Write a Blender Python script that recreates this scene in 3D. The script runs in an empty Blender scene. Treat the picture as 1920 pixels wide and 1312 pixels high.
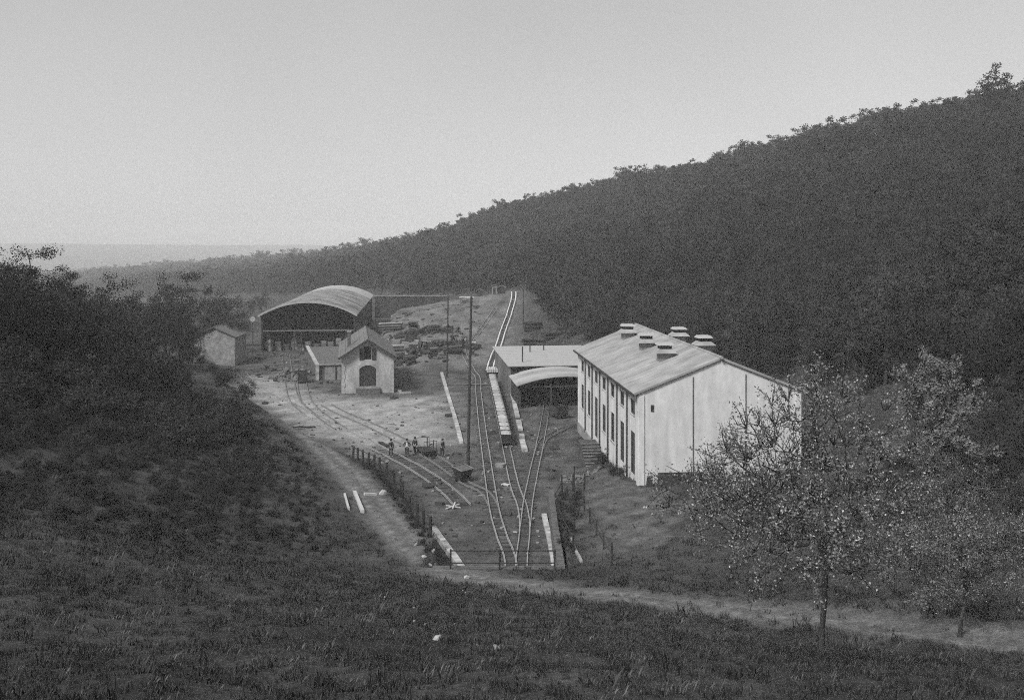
import bpy, bmesh, math, random
import numpy as np
from mathutils import Vector, Matrix
random.seed(7); RNG = np.random.default_rng(11)
SC = bpy.context.scene
COL = SC.collection
# ------------------------------------------------------------------ camera
HC, F, CX, HZ = 22.3, 1800.0, 960.0, 460.0        # eye height, focal length / centre / horizon in photograph pixels
cam_data = bpy.data.cameras.new('camera'); cam = bpy.data.objects.new('camera', cam_data); COL.objects.link(cam)
cam.location = (0, 0, HC); cam.rotation_euler = (math.radians(90), 0, 0)
cam_data.sensor_width = 36.0; cam_data.lens = 36.0 * F / 1920.0
cam_data.shift_y = -(656.0 - HZ) / 1920.0         # front fall of a plate camera: verticals stay vertical
cam_data.clip_start = 0.5; cam_data.clip_end = 20000
SC.camera = cam
# ------------------------------------------------------------------ sky, sun, exposure
SUN_EL, SUN_AZ = 46.0, 220.0                      # overcast light from behind the viewer
world = bpy.data.worlds.new('World'); SC.world = world; world.use_nodes = True
nt = world.node_tree; nt.nodes.clear()
sky = nt.nodes.new('ShaderNodeTexSky'); sky.sky_type = 'NISHITA'; sky.sun_disc = False
sky.sun_elevation = math.radians(SUN_EL); sky.sun_rotation = math.radians(SUN_AZ)
sky.air_density = 1.0; sky.dust_density = 1.3; sky.ozone_density = 1.0; sky.altitude = 300
bw = nt.nodes.new('ShaderNodeRGBToBW'); bg = nt.nodes.new('ShaderNodeBackground'); wo = nt.nodes.new('ShaderNodeOutputWorld')
bg.inputs['Strength'].default_value = 0.130
nt.links.new(sky.outputs[0], bw.inputs[0]); even = nt.nodes.new('ShaderNodeMath'); even.operation = 'POWER'; even.inputs[1].default_value = 0.4     # the even light of an overcast sky
nt.links.new(bw.outputs[0], even.inputs[0]); tc = nt.nodes.new('ShaderNodeTexCoord'); cl = nt.nodes.new('ShaderNodeTexNoise'); cl.inputs['Scale'].default_value = 2.2; cl.inputs['Detail'].default_value = 6
clr = nt.nodes.new('ShaderNodeMapRange'); clr.inputs['From Min'].default_value = .3; clr.inputs['From Max'].default_value = .7; clr.inputs['To Min'].default_value = .94; clr.inputs['To Max'].default_value = 1.06
cmul = nt.nodes.new('ShaderNodeMath'); cmul.operation = 'MULTIPLY'; nt.links.new(tc.outputs['Generated'], cl.inputs['Vector']); nt.links.new(cl.outputs[0], clr.inputs['Value'])
nt.links.new(even.outputs[0], cmul.inputs[0]); nt.links.new(clr.outputs[0], cmul.inputs[1]); nt.links.new(cmul.outputs[0], bg.inputs['Color']); nt.links.new(bg.outputs[0], wo.inputs[0])
sd = bpy.data.lights.new('sun', 'SUN'); sd.energy = 1.4; sd.angle = math.radians(14); sd.color = (1, 0.995, 0.985)
sun = bpy.data.objects.new('sun', sd); COL.objects.link(sun)
_a, _e = math.radians(SUN_AZ), math.radians(SUN_EL)
_sv = Vector((math.sin(_a) * math.cos(_e), math.cos(_a) * math.cos(_e), math.sin(_e)))
sun.rotation_euler = _sv.to_track_quat('Z', 'Y').to_euler()
SC.view_settings.view_transform = 'Standard'; SC.view_settings.look = 'None'
SC.view_settings.exposure = 1.4; SC.view_settings.gamma = 1.0
SC.render.engine = 'CYCLES'
cy = SC.cycles
cy.max_bounces = 5; cy.diffuse_bounces = 3; cy.glossy_bounces = 2; cy.transmission_bounces = 2; cy.volume_bounces = 2; cy.transparent_max_bounces = 4
cy.use_denoising = False; cy.use_adaptive_sampling = True; cy.adaptive_threshold = 0.06; cy.adaptive_min_samples = 16; cy.filter_width = 1.1; cy.caustics_reflective = False; cy.caustics_refractive = False

# ------------------------------------------------------------------ helpers
def G(px, py, z=0.0):
    d = F * (HC - z) / (py - HZ)
    return ((px - CX) * d / F, d)
def tag(o, label=None, cat=None, group=None, kind=None):
    if label: o['label'] = label
    if cat: o['category'] = cat
    if group: o['group'] = group
    if kind: o['kind'] = kind
    return o
def empty(name, loc=(0, 0, 0), rz=0.0, label=None, cat=None, group=None):
    o = bpy.data.objects.new(name, None); COL.objects.link(o)
    o.location = loc; o.rotation_euler = (0, 0, rz); o.empty_display_size = 0.3
    return tag(o, label, cat, group)
def link(name, me, mat=None, parent=None, loc=None, rot=None):
    o = bpy.data.objects.new(name, me); COL.objects.link(o)
    if mat is not None and not me.materials: me.materials.append(mat)
    if parent is not None: o.parent = parent
    if loc is not None: o.location = loc
    if rot is not None: o.rotation_euler = rot
    return o
def copy_tree(o, parent=None):
    c = o.copy(); COL.objects.link(c)
    if parent is not None: c.parent = parent
    for ch in o.children: copy_tree(ch, c)
    return c
def quads_mesh(name, V, mats=None, idx=None, smooth=False, k=4):
    V = np.asarray(V, dtype=np.float32).reshape(-1, 3); n = len(V) // k
    me = bpy.data.meshes.new(name); me.vertices.add(n * k); me.loops.add(n * k); me.polygons.add(n)
    me.vertices.foreach_set('co', V.ravel()); me.loops.foreach_set('vertex_index', np.arange(n * k, dtype=np.int32))
    me.polygons.foreach_set('loop_start', np.arange(0, n * k, k, dtype=np.int32))
    for m in (mats or []): me.materials.append(m)
    if idx is not None: me.polygons.foreach_set('material_index', np.asarray(idx, dtype=np.int32))
    me.update(); return me

class MB:
    def __init__(s): s.v, s.f = [], []
    def add(s, vs, fs):
        b = len(s.v); s.v += [tuple(v) for v in vs]; s.f += [tuple(i + b for i in f) for f in fs]; return s
    def box(s, x0, x1, y0, y1, z0, z1, M=None):
        vs = [Vector(p) for p in ((x0,y0,z0),(x1,y0,z0),(x1,y1,z0),(x0,y1,z0),(x0,y0,z1),(x1,y0,z1),(x1,y1,z1),(x0,y1,z1))]
        if M is not None: vs = [M @ v for v in vs]
        return s.add(vs, [(0,3,2,1),(4,5,6,7),(0,1,5,4),(1,2,6,5),(2,3,7,6),(3,0,4,7)])
    def bar(s, a, b, w, h=None, up=(0, 0, 1)):
        a, b = Vector(a), Vector(b); h = h or w; d = (b - a); L = d.length
        if L < 1e-6: return s
        d /= L; u = Vector(up)
        if abs(d.dot(u)) > 0.98: u = Vector((1, 0, 0))
        r = d.cross(u).normalized(); u = r.cross(d)
        vs = []
        for p in (a, b):
            for i, j in ((-1,-1),(1,-1),(1,1),(-1,1)): vs.append(p + r * (i * w / 2) + u * (j * h / 2))
        return s.add(vs, [(3,2,1,0),(4,5,6,7),(0,1,5,4),(1,2,6,5),(2,3,7,6),(3,0,4,7)])
    def tube(s, path, radii, n=8, cap=True):
        P = [Vector(p) for p in path]
        if not hasattr(radii, '__len__'): radii = [radii] * len(P)
        b = len(s.v); ref = None
        for i, p in enumerate(P):
            t = (P[min(i + 1, len(P) - 1)] - P[max(i - 1, 0)])
            t = t.normalized() if t.length > 1e-9 else Vector((0, 0, 1))
            if ref is None: ref = Vector((1, 0, 0)) if abs(t.x) < 0.8 else Vector((0, 1, 0))
            r = (ref - t * ref.dot(t)).normalized(); ref = r; q = t.cross(r)
            for k in range(n):
                a = 2 * math.pi * k / n; s.v.append(tuple(p + r * (radii[i] * math.cos(a)) + q * (radii[i] * math.sin(a))))
        for i in range(len(P) - 1):
            for k in range(n):
                k2 = (k + 1) % n; s.f.append((b + i*n + k, b + i*n + k2, b + (i+1)*n + k2, b + (i+1)*n + k))
        if cap:
            s.f.append(tuple(b + k for k in range(n - 1, -1, -1))); e = b + (len(P) - 1) * n
            s.f.append(tuple(e + k for k in range(n)))
        return s
    def prism(s, poly, a, b, f):        # poly in 2D extruded between a and b, f(u, v, w) -> 3D
        n = len(poly); vs = [f(u, v, a) for u, v in poly] + [f(u, v, b) for u, v in poly]
        fs = [tuple(range(n - 1, -1, -1)), tuple(range(n, 2 * n))] + [(i, (i + 1) % n, (i + 1) % n + n, i + n) for i in range(n)]
        return s.add(vs, fs)
    def mesh(s, name, smooth=False):
        me = bpy.data.meshes.new(name); me.from_pydata(s.v, [], s.f)
        bm = bmesh.new(); bm.from_mesh(me); bmesh.ops.recalc_face_normals(bm, faces=bm.faces); bm.to_mesh(me); bm.free()
        if smooth:
            for p in me.polygons: p.use_smooth = True
        return me
    def build(s, name, mat, parent=None, loc=None, rot=None, smooth=False):
        return link(name, s.mesh(name, smooth), mat, parent, loc, rot)

# ------------------------------------------------------------------ materials (monochrome photograph: neutral greys)
MATS = {}
def mat(name, v, rough=0.85, scale=3.0, var=0.35, bump=0.0, metal=0.0, streak=None, fine=None, spec=0.3, mottle=0.0, mott_s=0.3, obj_rand=0.0, mstreak=None):
    if name in MATS: return MATS[name]
    m = bpy.data.materials.new(name); m.use_nodes = True; t = m.node_tree; N, L = t.nodes, t.links
    b = N['Principled BSDF']; b.inputs['Roughness'].default_value = rough; b.inputs['Metallic'].default_value = metal
    b.inputs['Specular IOR Level'].default_value = spec
    geo = N.new('ShaderNodeNewGeometry'); mp = N.new('ShaderNodeMapping'); L.new(geo.outputs['Position'], mp.inputs[0])
    if streak: mp.inputs['Scale'].default_value = streak
    nz = N.new('ShaderNodeTexNoise'); nz.inputs['Scale'].default_value = scale; nz.inputs['Detail'].default_value = 8; nz.inputs['Roughness'].default_value = 0.65
    L.new(mp.outputs[0], nz.inputs['Vector'])
    mr = N.new('ShaderNodeMapRange'); mr.inputs['From Min'].default_value = 0.25; mr.inputs['From Max'].default_value = 0.75
    mr.inputs['To Min'].default_value = v * (1 - var); mr.inputs['To Max'].default_value = min(v * (1 + var), 0.95)
    L.new(nz.outputs[0], mr.inputs['Value']); out = mr.outputs[0]
    if mottle:
        n2 = N.new('ShaderNodeTexNoise'); n2.inputs['Scale'].default_value = mott_s; n2.inputs['Detail'].default_value = 5
        if mstreak:
            mp2 = N.new('ShaderNodeMapping'); mp2.inputs['Scale'].default_value = mstreak; L.new(geo.outputs['Position'], mp2.inputs[0]); L.new(mp2.outputs[0], n2.inputs['Vector'])
        else: L.new(geo.outputs['Position'], n2.inputs['Vector'])
        m2 = N.new('ShaderNodeMapRange'); m2.inputs['From Min'].default_value = 0.3; m2.inputs['From Max'].default_value = 0.7
        m2.inputs['To Min'].default_value = 1 - mottle; m2.inputs['To Max'].default_value = 1 + mottle * 0.6
        L.new(n2.outputs[0], m2.inputs['Value']); mu = N.new('ShaderNodeMath'); mu.operation = 'MULTIPLY'
        L.new(out, mu.inputs[0]); L.new(m2.outputs[0], mu.inputs[1]); out = mu.outputs[0]
    if obj_rand:
        oi = N.new('ShaderNodeObjectInfo'); m3 = N.new('ShaderNodeMapRange')
        m3.inputs['To Min'].default_value = 1 - obj_rand; m3.inputs['To Max'].default_value = 1 + obj_rand
        L.new(oi.outputs['Random'], m3.inputs['Value']); mu = N.new('ShaderNodeMath'); mu.operation = 'MULTIPLY'
        L.new(out, mu.inputs[0]); L.new(m3.outputs[0], mu.inputs[1]); out = mu.outputs[0]
    cb = N.new('ShaderNodeCombineColor')
    for i in range(3): L.new(out, cb.inputs[i])
    L.new(cb.outputs[0], b.inputs['Base Color'])
    if bump:
        bp = N.new('ShaderNodeBump'); bp.inputs['Strength'].default_value = 0.6; bp.inputs['Distance'].default_value = bump
        L.new(nz.outputs[0], bp.inputs['Height']); L.new(bp.outputs[0], b.inputs['Normal'])
    MATS[name] = m; return m
PLASTER = mat('plaster', 0.66, 0.9, 1.6, 0.16, 0.01, mottle=0.15, mott_s=1.0, streak=(1, 1, 0.5), mstreak=(1.3, 1.3, .14))
PLASTER_OLD = mat('plaster_old', 0.40, 0.9, 3.0, 0.28, 0.02, mottle=0.32, mott_s=0.9, mstreak=(1, 1, .4))
STONE_PALE = mat('stone_pale', 0.26, 0.9, 2.5, 0.45, 0.05, mottle=0.3, mott_s=0.9)
STONE_DARK = mat('stone_dark', 0.11, 0.95, 3.0, 0.5, 0.05)
ROOF = mat('roof_sheet', 0.32, 0.75, 1.6, 0.30, 0.01, streak=(0.35, 1.6, 0.6), mottle=0.28, mott_s=0.4)
ROOF_OLD = mat('roof_weathered', 0.24, 0.8, 0.9, 0.95, 0.02, streak=(0.35, 1.6, 0.3), mottle=0.75, mott_s=0.55, mstreak=(.5, 1.4, .5))
ROOF_NEW = mat('roof_new', 0.38, 0.7, 1.6, 0.12, 0.0)
TILE = mat('roof_tile', 0.15, 0.85, 5.0, 0.35, 0.03, mottle=0.2)
TIMBER_DK = mat('timber_dark', 0.035, 0.85, 5.0, 0.4, obj_rand=0.3)
TIMBER = mat('timber', 0.13, 0.85, 5.0, 0.4, obj_rand=0.3)
TIMBER_PALE = mat('timber_pale', 0.48, 0.85, 4.0, 0.2)
IRON = mat('iron_dark', 0.03, 0.6, 6.0, 0.4)
RAIL = mat('rail_steel', 0.55, 0.38, 3.0, 0.2, metal=0.75, spec=0.5)
RAIL_RUST = mat('rail_rusty', 0.22, 0.6, 3.0, 0.3, metal=0.4)
SLEEPER = mat('sleeper_wood', 0.055, 0.9, 4.0, 0.4, obj_rand=0.35)
CONCRETE = mat('concrete_pale', 0.42, 0.9, 3.0, 0.35, mottle=0.45, mott_s=1.4, obj_rand=.2)
GLASS = mat('window_glass', 0.015, 0.35, 3.0, 0.3, spec=0.2)
FRAME = mat('window_frame', 0.08, 0.6, 3.0, 0.2)
ORE = mat('ore_load', 0.34, 0.95, 2.0, 0.4, 0.05, obj_rand=0.25)
BARK = mat('bark', 0.06, 0.95, 6.0, 0.4, 0.02)
def leafm(name, v, r=0.35): return mat(name, v, 0.7, 0.9, 0.5, obj_rand=r, spec=0.15, mottle=.35, mott_s=.035)
LEAF_WOOD = leafm('leaf_wood', 0.029, .55); LEAF_DK = leafm('leaf_dark', 0.034); LEAF_MID = leafm('leaf_mid', 0.050); LEAF_PALE = leafm('leaf_pale', 0.12)
BLOSSOM = leafm('blossom', 0.42, 0.1)
GR_DK = leafm('grass_dark', 0.038); GR_MID = leafm('grass_mid', 0.056); GR_DRY = leafm('grass_dry', 0.11)

# ------------------------------------------------------------------ terrain
ROAD = [(-40,146,1.2),(-33,131,1.0),(-25,113,.8),(-19.5,100,.9),(-14.9,89,.9),(-11.3,79,1.1),(-8.6,70.6,1.6),(-5.6,61,2.6),(-2.75,54.5,3.4),(1.1,50.8,4.2),(6.2,46.7,5.1),(12.4,41.3,6.3),(15.5,37.7,7.2),(19.5,33,8.5),(26,24,10.5)]
CP = [(0,0,20.1),(-15,0,20.6),(15,0,20),(0,-40,26),(-40,-30,30),(40,-30,28),(0,14,15.6),(-9,16,15.0),(9,16,14.9),(0,22,13.0),(7.1,22,12.8),(-12,22,13.3),(0,30,10.3),(0,40,7.1),
 (-9,35,9.4),(-18,38,10.2),(-30,60,7.6),(-20,60,4.4),(-12,64,2.4),(-20,75,3.1),(-25,90,3.0),(-35,95,6.5),(-45,90,12),(-40,75,10.5),(-55,80,15),(-70,110,16),(-50,120,7),(-43,124,4),
 (-60,150,4.5),(-75,150,8),(-64,178,1),(-82,190,3),(-110,180,12),(-150,150,22),(-100,100,22),(-80,60,21),(-60,20,23),(-30,20,16),(-30,40,12.5),
 (-3,57.7,3.0),(0,57.7,3.0),(3.5,57.7,3.0),(4.3,62,2.2),(4.6,70,2.0),(6,78,2.0),(10.5,81,2.0),(8.5,88,1.4),(8.0,97,.5),(12,72,2.7),(18,75,3.0),(25,82,3.3),(28,100,4.5),(20,60,4.8),(28,55,8),(24,44,8.6),
 (35,70,8),(30,118,5),(24,132,3),(45,100,11),(60,80,18),(45,45,14),(35,25,14),(60,20,22),(90,60,30),(26,150,5),(22,175,6),(60,140,18),
 (14,200,8),(14,240,13),(50,190,19),(139,260,57),(115,300,55.5),(85.6,350,50),(45,430,44.5),(-3,520,35.5),(-76,640,14.5),(-233,1000,-3),(-517,1500,-21),(-811,2000,-48),
 (100,200,37),(70,240,31),(32,280,20),(60,330,35),(10,340,18),(30,390,32),(-20,430,20),(-60,520,12),(-110,560,4),(-40,330,3),(180,400,50),(120,450,45),(50,560,36),(200,700,40),(-60,800,10),(0,1200,5),(300,1200,30),
 (250,200,75),(200,120,60),(200,300,62),(-90,300,0),(-150,350,0),(-130,450,-6),(-200,600,-12),(-350,700,-24),(-300,400,2),(-500,900,-38),(-900,1500,-66),(-1500,2000,-60),(-300,200,22),(-500,300,20),
 (-1900,3000,-25),(-1100,2700,-45),(-600,3300,-20),(0,2600,-20),(0,3900,28),(-900,3900,24),(-1500,3900,25),(-1950,3900,30),(-2400,3900,28),(-2900,3900,25),(1500,3000,40),(1500,3900,50),(-3800,3000,20),(-3800,3900,30),(3800,3000,60),(1500,0,70),(-1500,0,60),(0,-1500,60),(3800,0,70),(-3800,0,60),
 (-27,205,1.8),(-19,215,5.6),(-7.8,235,9.2),(-1.3,240,10.7),(-17,190,3.2),(-20,178,1.7),(-9,180,2.2),(-5,285,9),(-25,272,4),(-28,257,5.5),(-14,255,8),
 (-3.94,169,.1),(-2.9,186,1.84),(-1.06,212,5.6),(.4,235,9.0),(.3,243,10.1),(6,190,3.2),(5,215,6.5)] + ROAD
CP = np.array(CP, float); _C = 5.0
def _ker(P, Q): return np.sqrt(((P[:, None, :] - Q[None, :, :]) ** 2).sum(-1) + _C * _C)
_n = len(CP); _A = np.zeros((_n + 3, _n + 3)); _A[:_n, :_n] = _ker(CP[:, :2], CP[:, :2]) ; _A[:_n, :_n] -= np.eye(_n) * 0.6
_A[:_n, _n] = 1; _A[:_n, _n+1:] = CP[:, :2] / 100; _A[_n:, :_n] = _A[:_n, _n:].T
_W = np.linalg.solve(_A, np.concatenate([CP[:, 2], np.zeros(3)]))
YARD = np.array([(-4.7,57.9),(-4.7,67),(-7.0,75),(-8.1,79),(-9.6,87),(-11.7,94),(-16.3,101),(-24,113),(-33,129),(-45,152),(-54,182),(-64,200),(-68,294),(-35,294),(-31,200),(-26,194),(-21,172),(-12,167),(-4,167),(3,167),(8,172),(18,165),(18,119),(7.6,116),(7.2,100),(6.6,92),(5.2,84),(3.2,80),(3.1,70),(3.1,57.9)], float)
def poly_sd(X, Y, P):                       # signed distance, negative inside
    d = np.full(X.shape, 1e9); ins = np.zeros(X.shape, bool)
    for i in range(len(P)):
        ax, ay = P[i]; bx, by = P[(i + 1) % len(P)]
        ex, ey = bx - ax, by - ay; wx, wy = X - ax, Y - ay
        t = np.clip((wx * ex + wy * ey) / (ex * ex + ey * ey), 0, 1)
        d = np.minimum(d, np.hypot(wx - ex * t, wy - ey * t))
        c = ((ay <= Y) & (by > Y)) | ((by <= Y) & (ay > Y))
        with np.errstate(divide='ignore', invalid='ignore'):
            xi = ax + (Y - ay) * ex / (ey if ey != 0 else 1e-9)
        ins ^= c & (X < xi)
    return np.where(ins, -d, d)
def line_d(X, Y, P):
    d = np.full(X.shape, 1e9)
    for (ax, ay), (bx, by) in zip(P[:-1], P[1:]):
        ex, ey = bx - ax, by - ay; t = np.clip(((X - ax) * ex + (Y - ay) * ey) / (ex * ex + ey * ey), 0, 1)
        d = np.minimum(d, np.hypot(X - ax - ex * t, Y - ay - ey * t))
    return d
def sstep(a, b, x): t = np.clip((x - a) / (b - a), 0, 1); return t * t * (3 - 2 * t)
def wob(X, Y, s, seed=0):                  # cheap smooth noise in -1..1
    r = np.random.default_rng(100 + seed); o = np.zeros(np.shape(X))
    for k in range(7):
        a = r.uniform(0, 6.283); f = r.uniform(0.6, 2.2) / s; o = o + np.sin((X * math.cos(a) + Y * math.sin(a)) * f * 6.283 + r.uniform(0, 6.283))
    return o / 4.0
def tz(X, Y):
    X = np.atleast_1d(np.asarray(X, float)); Y = np.atleast_1d(np.asarray(Y, float)); sh = X.shape; x, y = X.ravel(), Y.ravel()
    z = np.empty(len(x))
    for i in range(0, len(x), 20000):
        P = np.stack([x[i:i+20000], y[i:i+20000]], 1); z[i:i+20000] = _ker(P, CP[:, :2]) @ _W[:_n] + _W[_n] + P / 100 @ _W[_n+1:]
    z = np.where(z > 70, 70 + 12 * np.tanh((z - 70) / 12), z)
    sdist = poly_sd(x, y, YARD)
    w = np.where(y < 84, 0.7, np.where(y > 160, 4.0, 2.2))
    near = np.exp(-np.clip(y, 0, 1e9) / 400)
    z = z + (0.16 * wob(x, y, 5.0, 1) + 0.10 * wob(x, y, 2.3, 2)) * near * sstep(0, 4, sdist) * np.where((y > 50) & (y < 60), .3, 1)
    k = 1 - sstep(0, 1, sdist / w)
    z = z * (1 - k) + k * (0.03 * wob(x, y, 9, 3))
    return z.reshape(sh)
def gz(x, y): return float(tz(x, y)[0])
def hit(px, py, d0=12.0, d1=1500.0):        # where the sight line through a photograph pixel meets the ground
    d = np.concatenate([np.arange(d0, 300, 0.25), np.arange(300, d1, 4.0)]); x = (px - CX) / F * d
    below = tz(x, d) > HC - (py - HZ) / F * d
    i = int(np.argmax(below)); return (float(x[i]), float(d[i]), gz(x[i], d[i]))

def axis(parts):
    out = []
    for a, b, s in parts: out += list(np.arange(a, b, s))
    return out
gx = list(np.arange(0, 34, .55)); s = .6
while gx[-1] < 3900: s *= 1.085; gx.append(gx[-1] + s)
gx = np.array([-v for v in gx[:0:-1]] + gx)
gy = axis([(-60, 10, 5), (10, 57, .6), (57, 59, .25), (59, 108, .55), (108, 180, 1.2)]); s = 1.3
while gy[-1] < 3900: s *= 1.05; gy.append(gy[-1] + s)
gy = np.array(gy); NX, NY = len(gx), len(gy)
X, Y = np.meshgrid(gx, gy); Z = tz(X, Y)
SDY = poly_sd(X, Y, YARD); RD = line_d(X, Y, [p[:2] for p in ROAD])
# surface tone: what the ground itself is made of (turf, trodden dirt, pale gravel, ballast, spoil)
PALE = np.array([G(*p) for p in [(462,748),(500,775),(560,808),(640,832),(700,850),(800,838),(862,830),(830,740),(700,748),(600,742),(520,708),(455,700)]])
pale = 1 - sstep(-5, 4, poly_sd(X, Y, PALE) + 2.0 * wob(X, Y, 9, 5))
SPOIL = np.array([(-30,200),(-26,172),(-4,170),(1,185),(3,245),(-5,262),(-30,262)], float)
spoil = 1 - sstep(-4, 3, poly_sd(X, Y, SPOIL))
turf = 0.053 + 0.016 * wob(X, Y, 14, 7) + 0.013 * wob(X, Y, 3, 8)
yardt = (0.082 + 0.03 * wob(X, Y, 7, 9) + 0.025 * wob(X, Y, 2.6, 42)) + 0.215 * pale * (1 + .3 * wob(X, Y, 5, 43))
spt = 0.13 + 0.045 * wob(X, Y, 12, 10) + 0.03 * wob(X, Y, 4, 31)
ky = (1 - sstep(-1.2, 0.8, SDY + 0.8 * wob(X, Y, 4, 11))) * sstep(57.9, 58.6, Y)
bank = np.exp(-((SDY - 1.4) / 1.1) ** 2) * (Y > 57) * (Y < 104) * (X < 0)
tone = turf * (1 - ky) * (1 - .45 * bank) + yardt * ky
tone = tone * (1 - spoil) + spt * spoil
rw_ = np.where(Y < 57, 1.45, 1.1); kr = (1 - sstep(0, 1.5, RD - rw_ + 0.35 * wob(X, Y, 4, 12))) * (1 - ky)
ruts = 0.5 + 0.5 * np.exp(-((RD - 0.75) / 0.3) ** 2)
tone = tone * (1 - kr * .9) + (0.125 + 0.10 * (ruts - .5) * 2 + .025 * wob(X, Y, 3, 41)) * kr * .9
EARTH = np.array([(5.2,62),(7.5,60),(11,64),(13,72),(12.5,78.5),(10.6,81),(9.4,90),(7.4,96),(6.6,88),(5.6,78)], float); ea = (1 - sstep(-1.5, 1.5, poly_sd(X, Y, EARTH) + 1.2 * wob(X, Y, 3.5, 61))) * (1 - kr); tone = tone * (1 - ea) + (.10 + .04 * wob(X, Y, 2.2, 62)) * ea
far = sstep(250, 500, Y); tone = tone * (1 - far * (1 - spoil)) + 0.05 * far * (1 - spoil)
zone = np.zeros((NY - 1, NX - 1), int)
c = lambda A: (A[:-1, :-1] + A[1:, :-1] + A[:-1, 1:] + A[1:, 1:]) / 4
zone[c(RD) < 1.7] = 2
zone[c(SDY) < 0.2] = 1
def ground_mat():
    m = bpy.data.materials.new('ground_surface'); m.use_nodes = True; t = m.node_tree; N, L = t.nodes, t.links
    b = N['Principled BSDF']; b.inputs['Roughness'].default_value = 0.95; b.inputs['Specular IOR Level'].default_value = 0.15
    at = N.new('ShaderNodeAttribute'); at.attribute_name = 'tone'; geo = N.new('ShaderNodeNewGeometry'); cur = at.outputs['Fac']
    for sc, lo, hi in ((0.5, .75, 1.25), (2.6, .62, 1.38), (11.0, .55, 1.45)):
        n = N.new('ShaderNodeTexNoise'); n.inputs['Scale'].default_value = sc; n.inputs['Detail'].default_value = 5; n.inputs['Roughness'].default_value = .7
        L.new(geo.outputs['Position'], n.inputs['Vector'])
        mr = N.new('ShaderNodeMapRange'); mr.inputs['From Min'].default_value = .3; mr.inputs['From Max'].default_value = .7; mr.inputs['To Min'].default_value = lo; mr.inputs['To Max'].default_value = hi
        L.new(n.outputs[0], mr.inputs['Value']); mu = N.new('ShaderNodeMath'); mu.operation = 'MULTIPLY'; L.new(cur, mu.inputs[0]); L.new(mr.outputs[0], mu.inputs[1]); cur = mu.outputs[0]
    cb = N.new('ShaderNodeCombineColor')
    for i in range(3): L.new(cur, cb.inputs[i])
    L.new(cb.outputs[0], b.inputs['Base Color'])
    bp = N.new('ShaderNodeBump'); bp.inputs['Distance'].default_value = .12; bp.inputs['Strength'].default_value = .7
    L.new(n.outputs[0], bp.inputs['Height']); L.new(bp.outputs[0], b.inputs['Normal']); return m
GROUND = ground_mat()
vid = np.arange(NX * NY).reshape(NY, NX)
Fq = np.stack([vid[:-1, :-1], vid[:-1, 1:], vid[1:, 1:], vid[1:, :-1]], -1).reshape(-1, 4)
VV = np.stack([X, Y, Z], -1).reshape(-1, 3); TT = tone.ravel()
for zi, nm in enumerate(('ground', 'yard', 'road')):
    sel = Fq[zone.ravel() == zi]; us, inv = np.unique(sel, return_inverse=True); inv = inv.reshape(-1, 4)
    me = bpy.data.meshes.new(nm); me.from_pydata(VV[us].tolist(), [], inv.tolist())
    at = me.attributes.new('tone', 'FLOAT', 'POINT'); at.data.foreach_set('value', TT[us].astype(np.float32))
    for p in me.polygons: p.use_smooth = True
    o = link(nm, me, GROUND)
    lab = {'ground': 'rough grassy hillsides and valley floor around the railway yard', 'yard': 'trodden pale gravel and dirt floor of the railway yard', 'road': 'rutted dirt cart road curving round the head of the yard'}[nm]
    tag(o, lab, {'ground': 'ground', 'yard': 'yard', 'road': 'road'}[nm], kind='structure')

# ------------------------------------------------------------------ paths and railway tracks
def smooth_path(P, step=1.0):
    P = [Vector((p[0], p[1], 0)) for p in P]; Q = [P[0] * 2 - P[1]] + P + [P[-1] * 2 - P[-2]]; out = []
    for i in range(1, len(Q) - 2):
        a, b, c_, d = Q[i-1], Q[i], Q[i+1], Q[i+2]; n = max(2, int((c_ - b).length / step))
        for k in range(n):
            t = k / n; out.append(0.5 * ((2*b) + (c_-a)*t + (2*a-5*b+4*c_-d)*t*t + (-a+3*b-3*c_+d)*t**3))
    out.append(P[-1]); return out
def resample(P, step):
    out = [(P[0], (P[1]-P[0]).normalized())]; acc = 0.0; nxt = step
    for a, b in zip(P[:-1], P[1:]):
        L = (b - a).length
        while acc + L >= nxt:
            t = (nxt - acc) / L; out.append((a.lerp(b, t), (b - a).normalized())); nxt += step
        acc += L
    return out
def zs(P):
    z = tz([p.x for p in P], [p.y for p in P]); return z
SLEEPER_ME = {}
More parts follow.
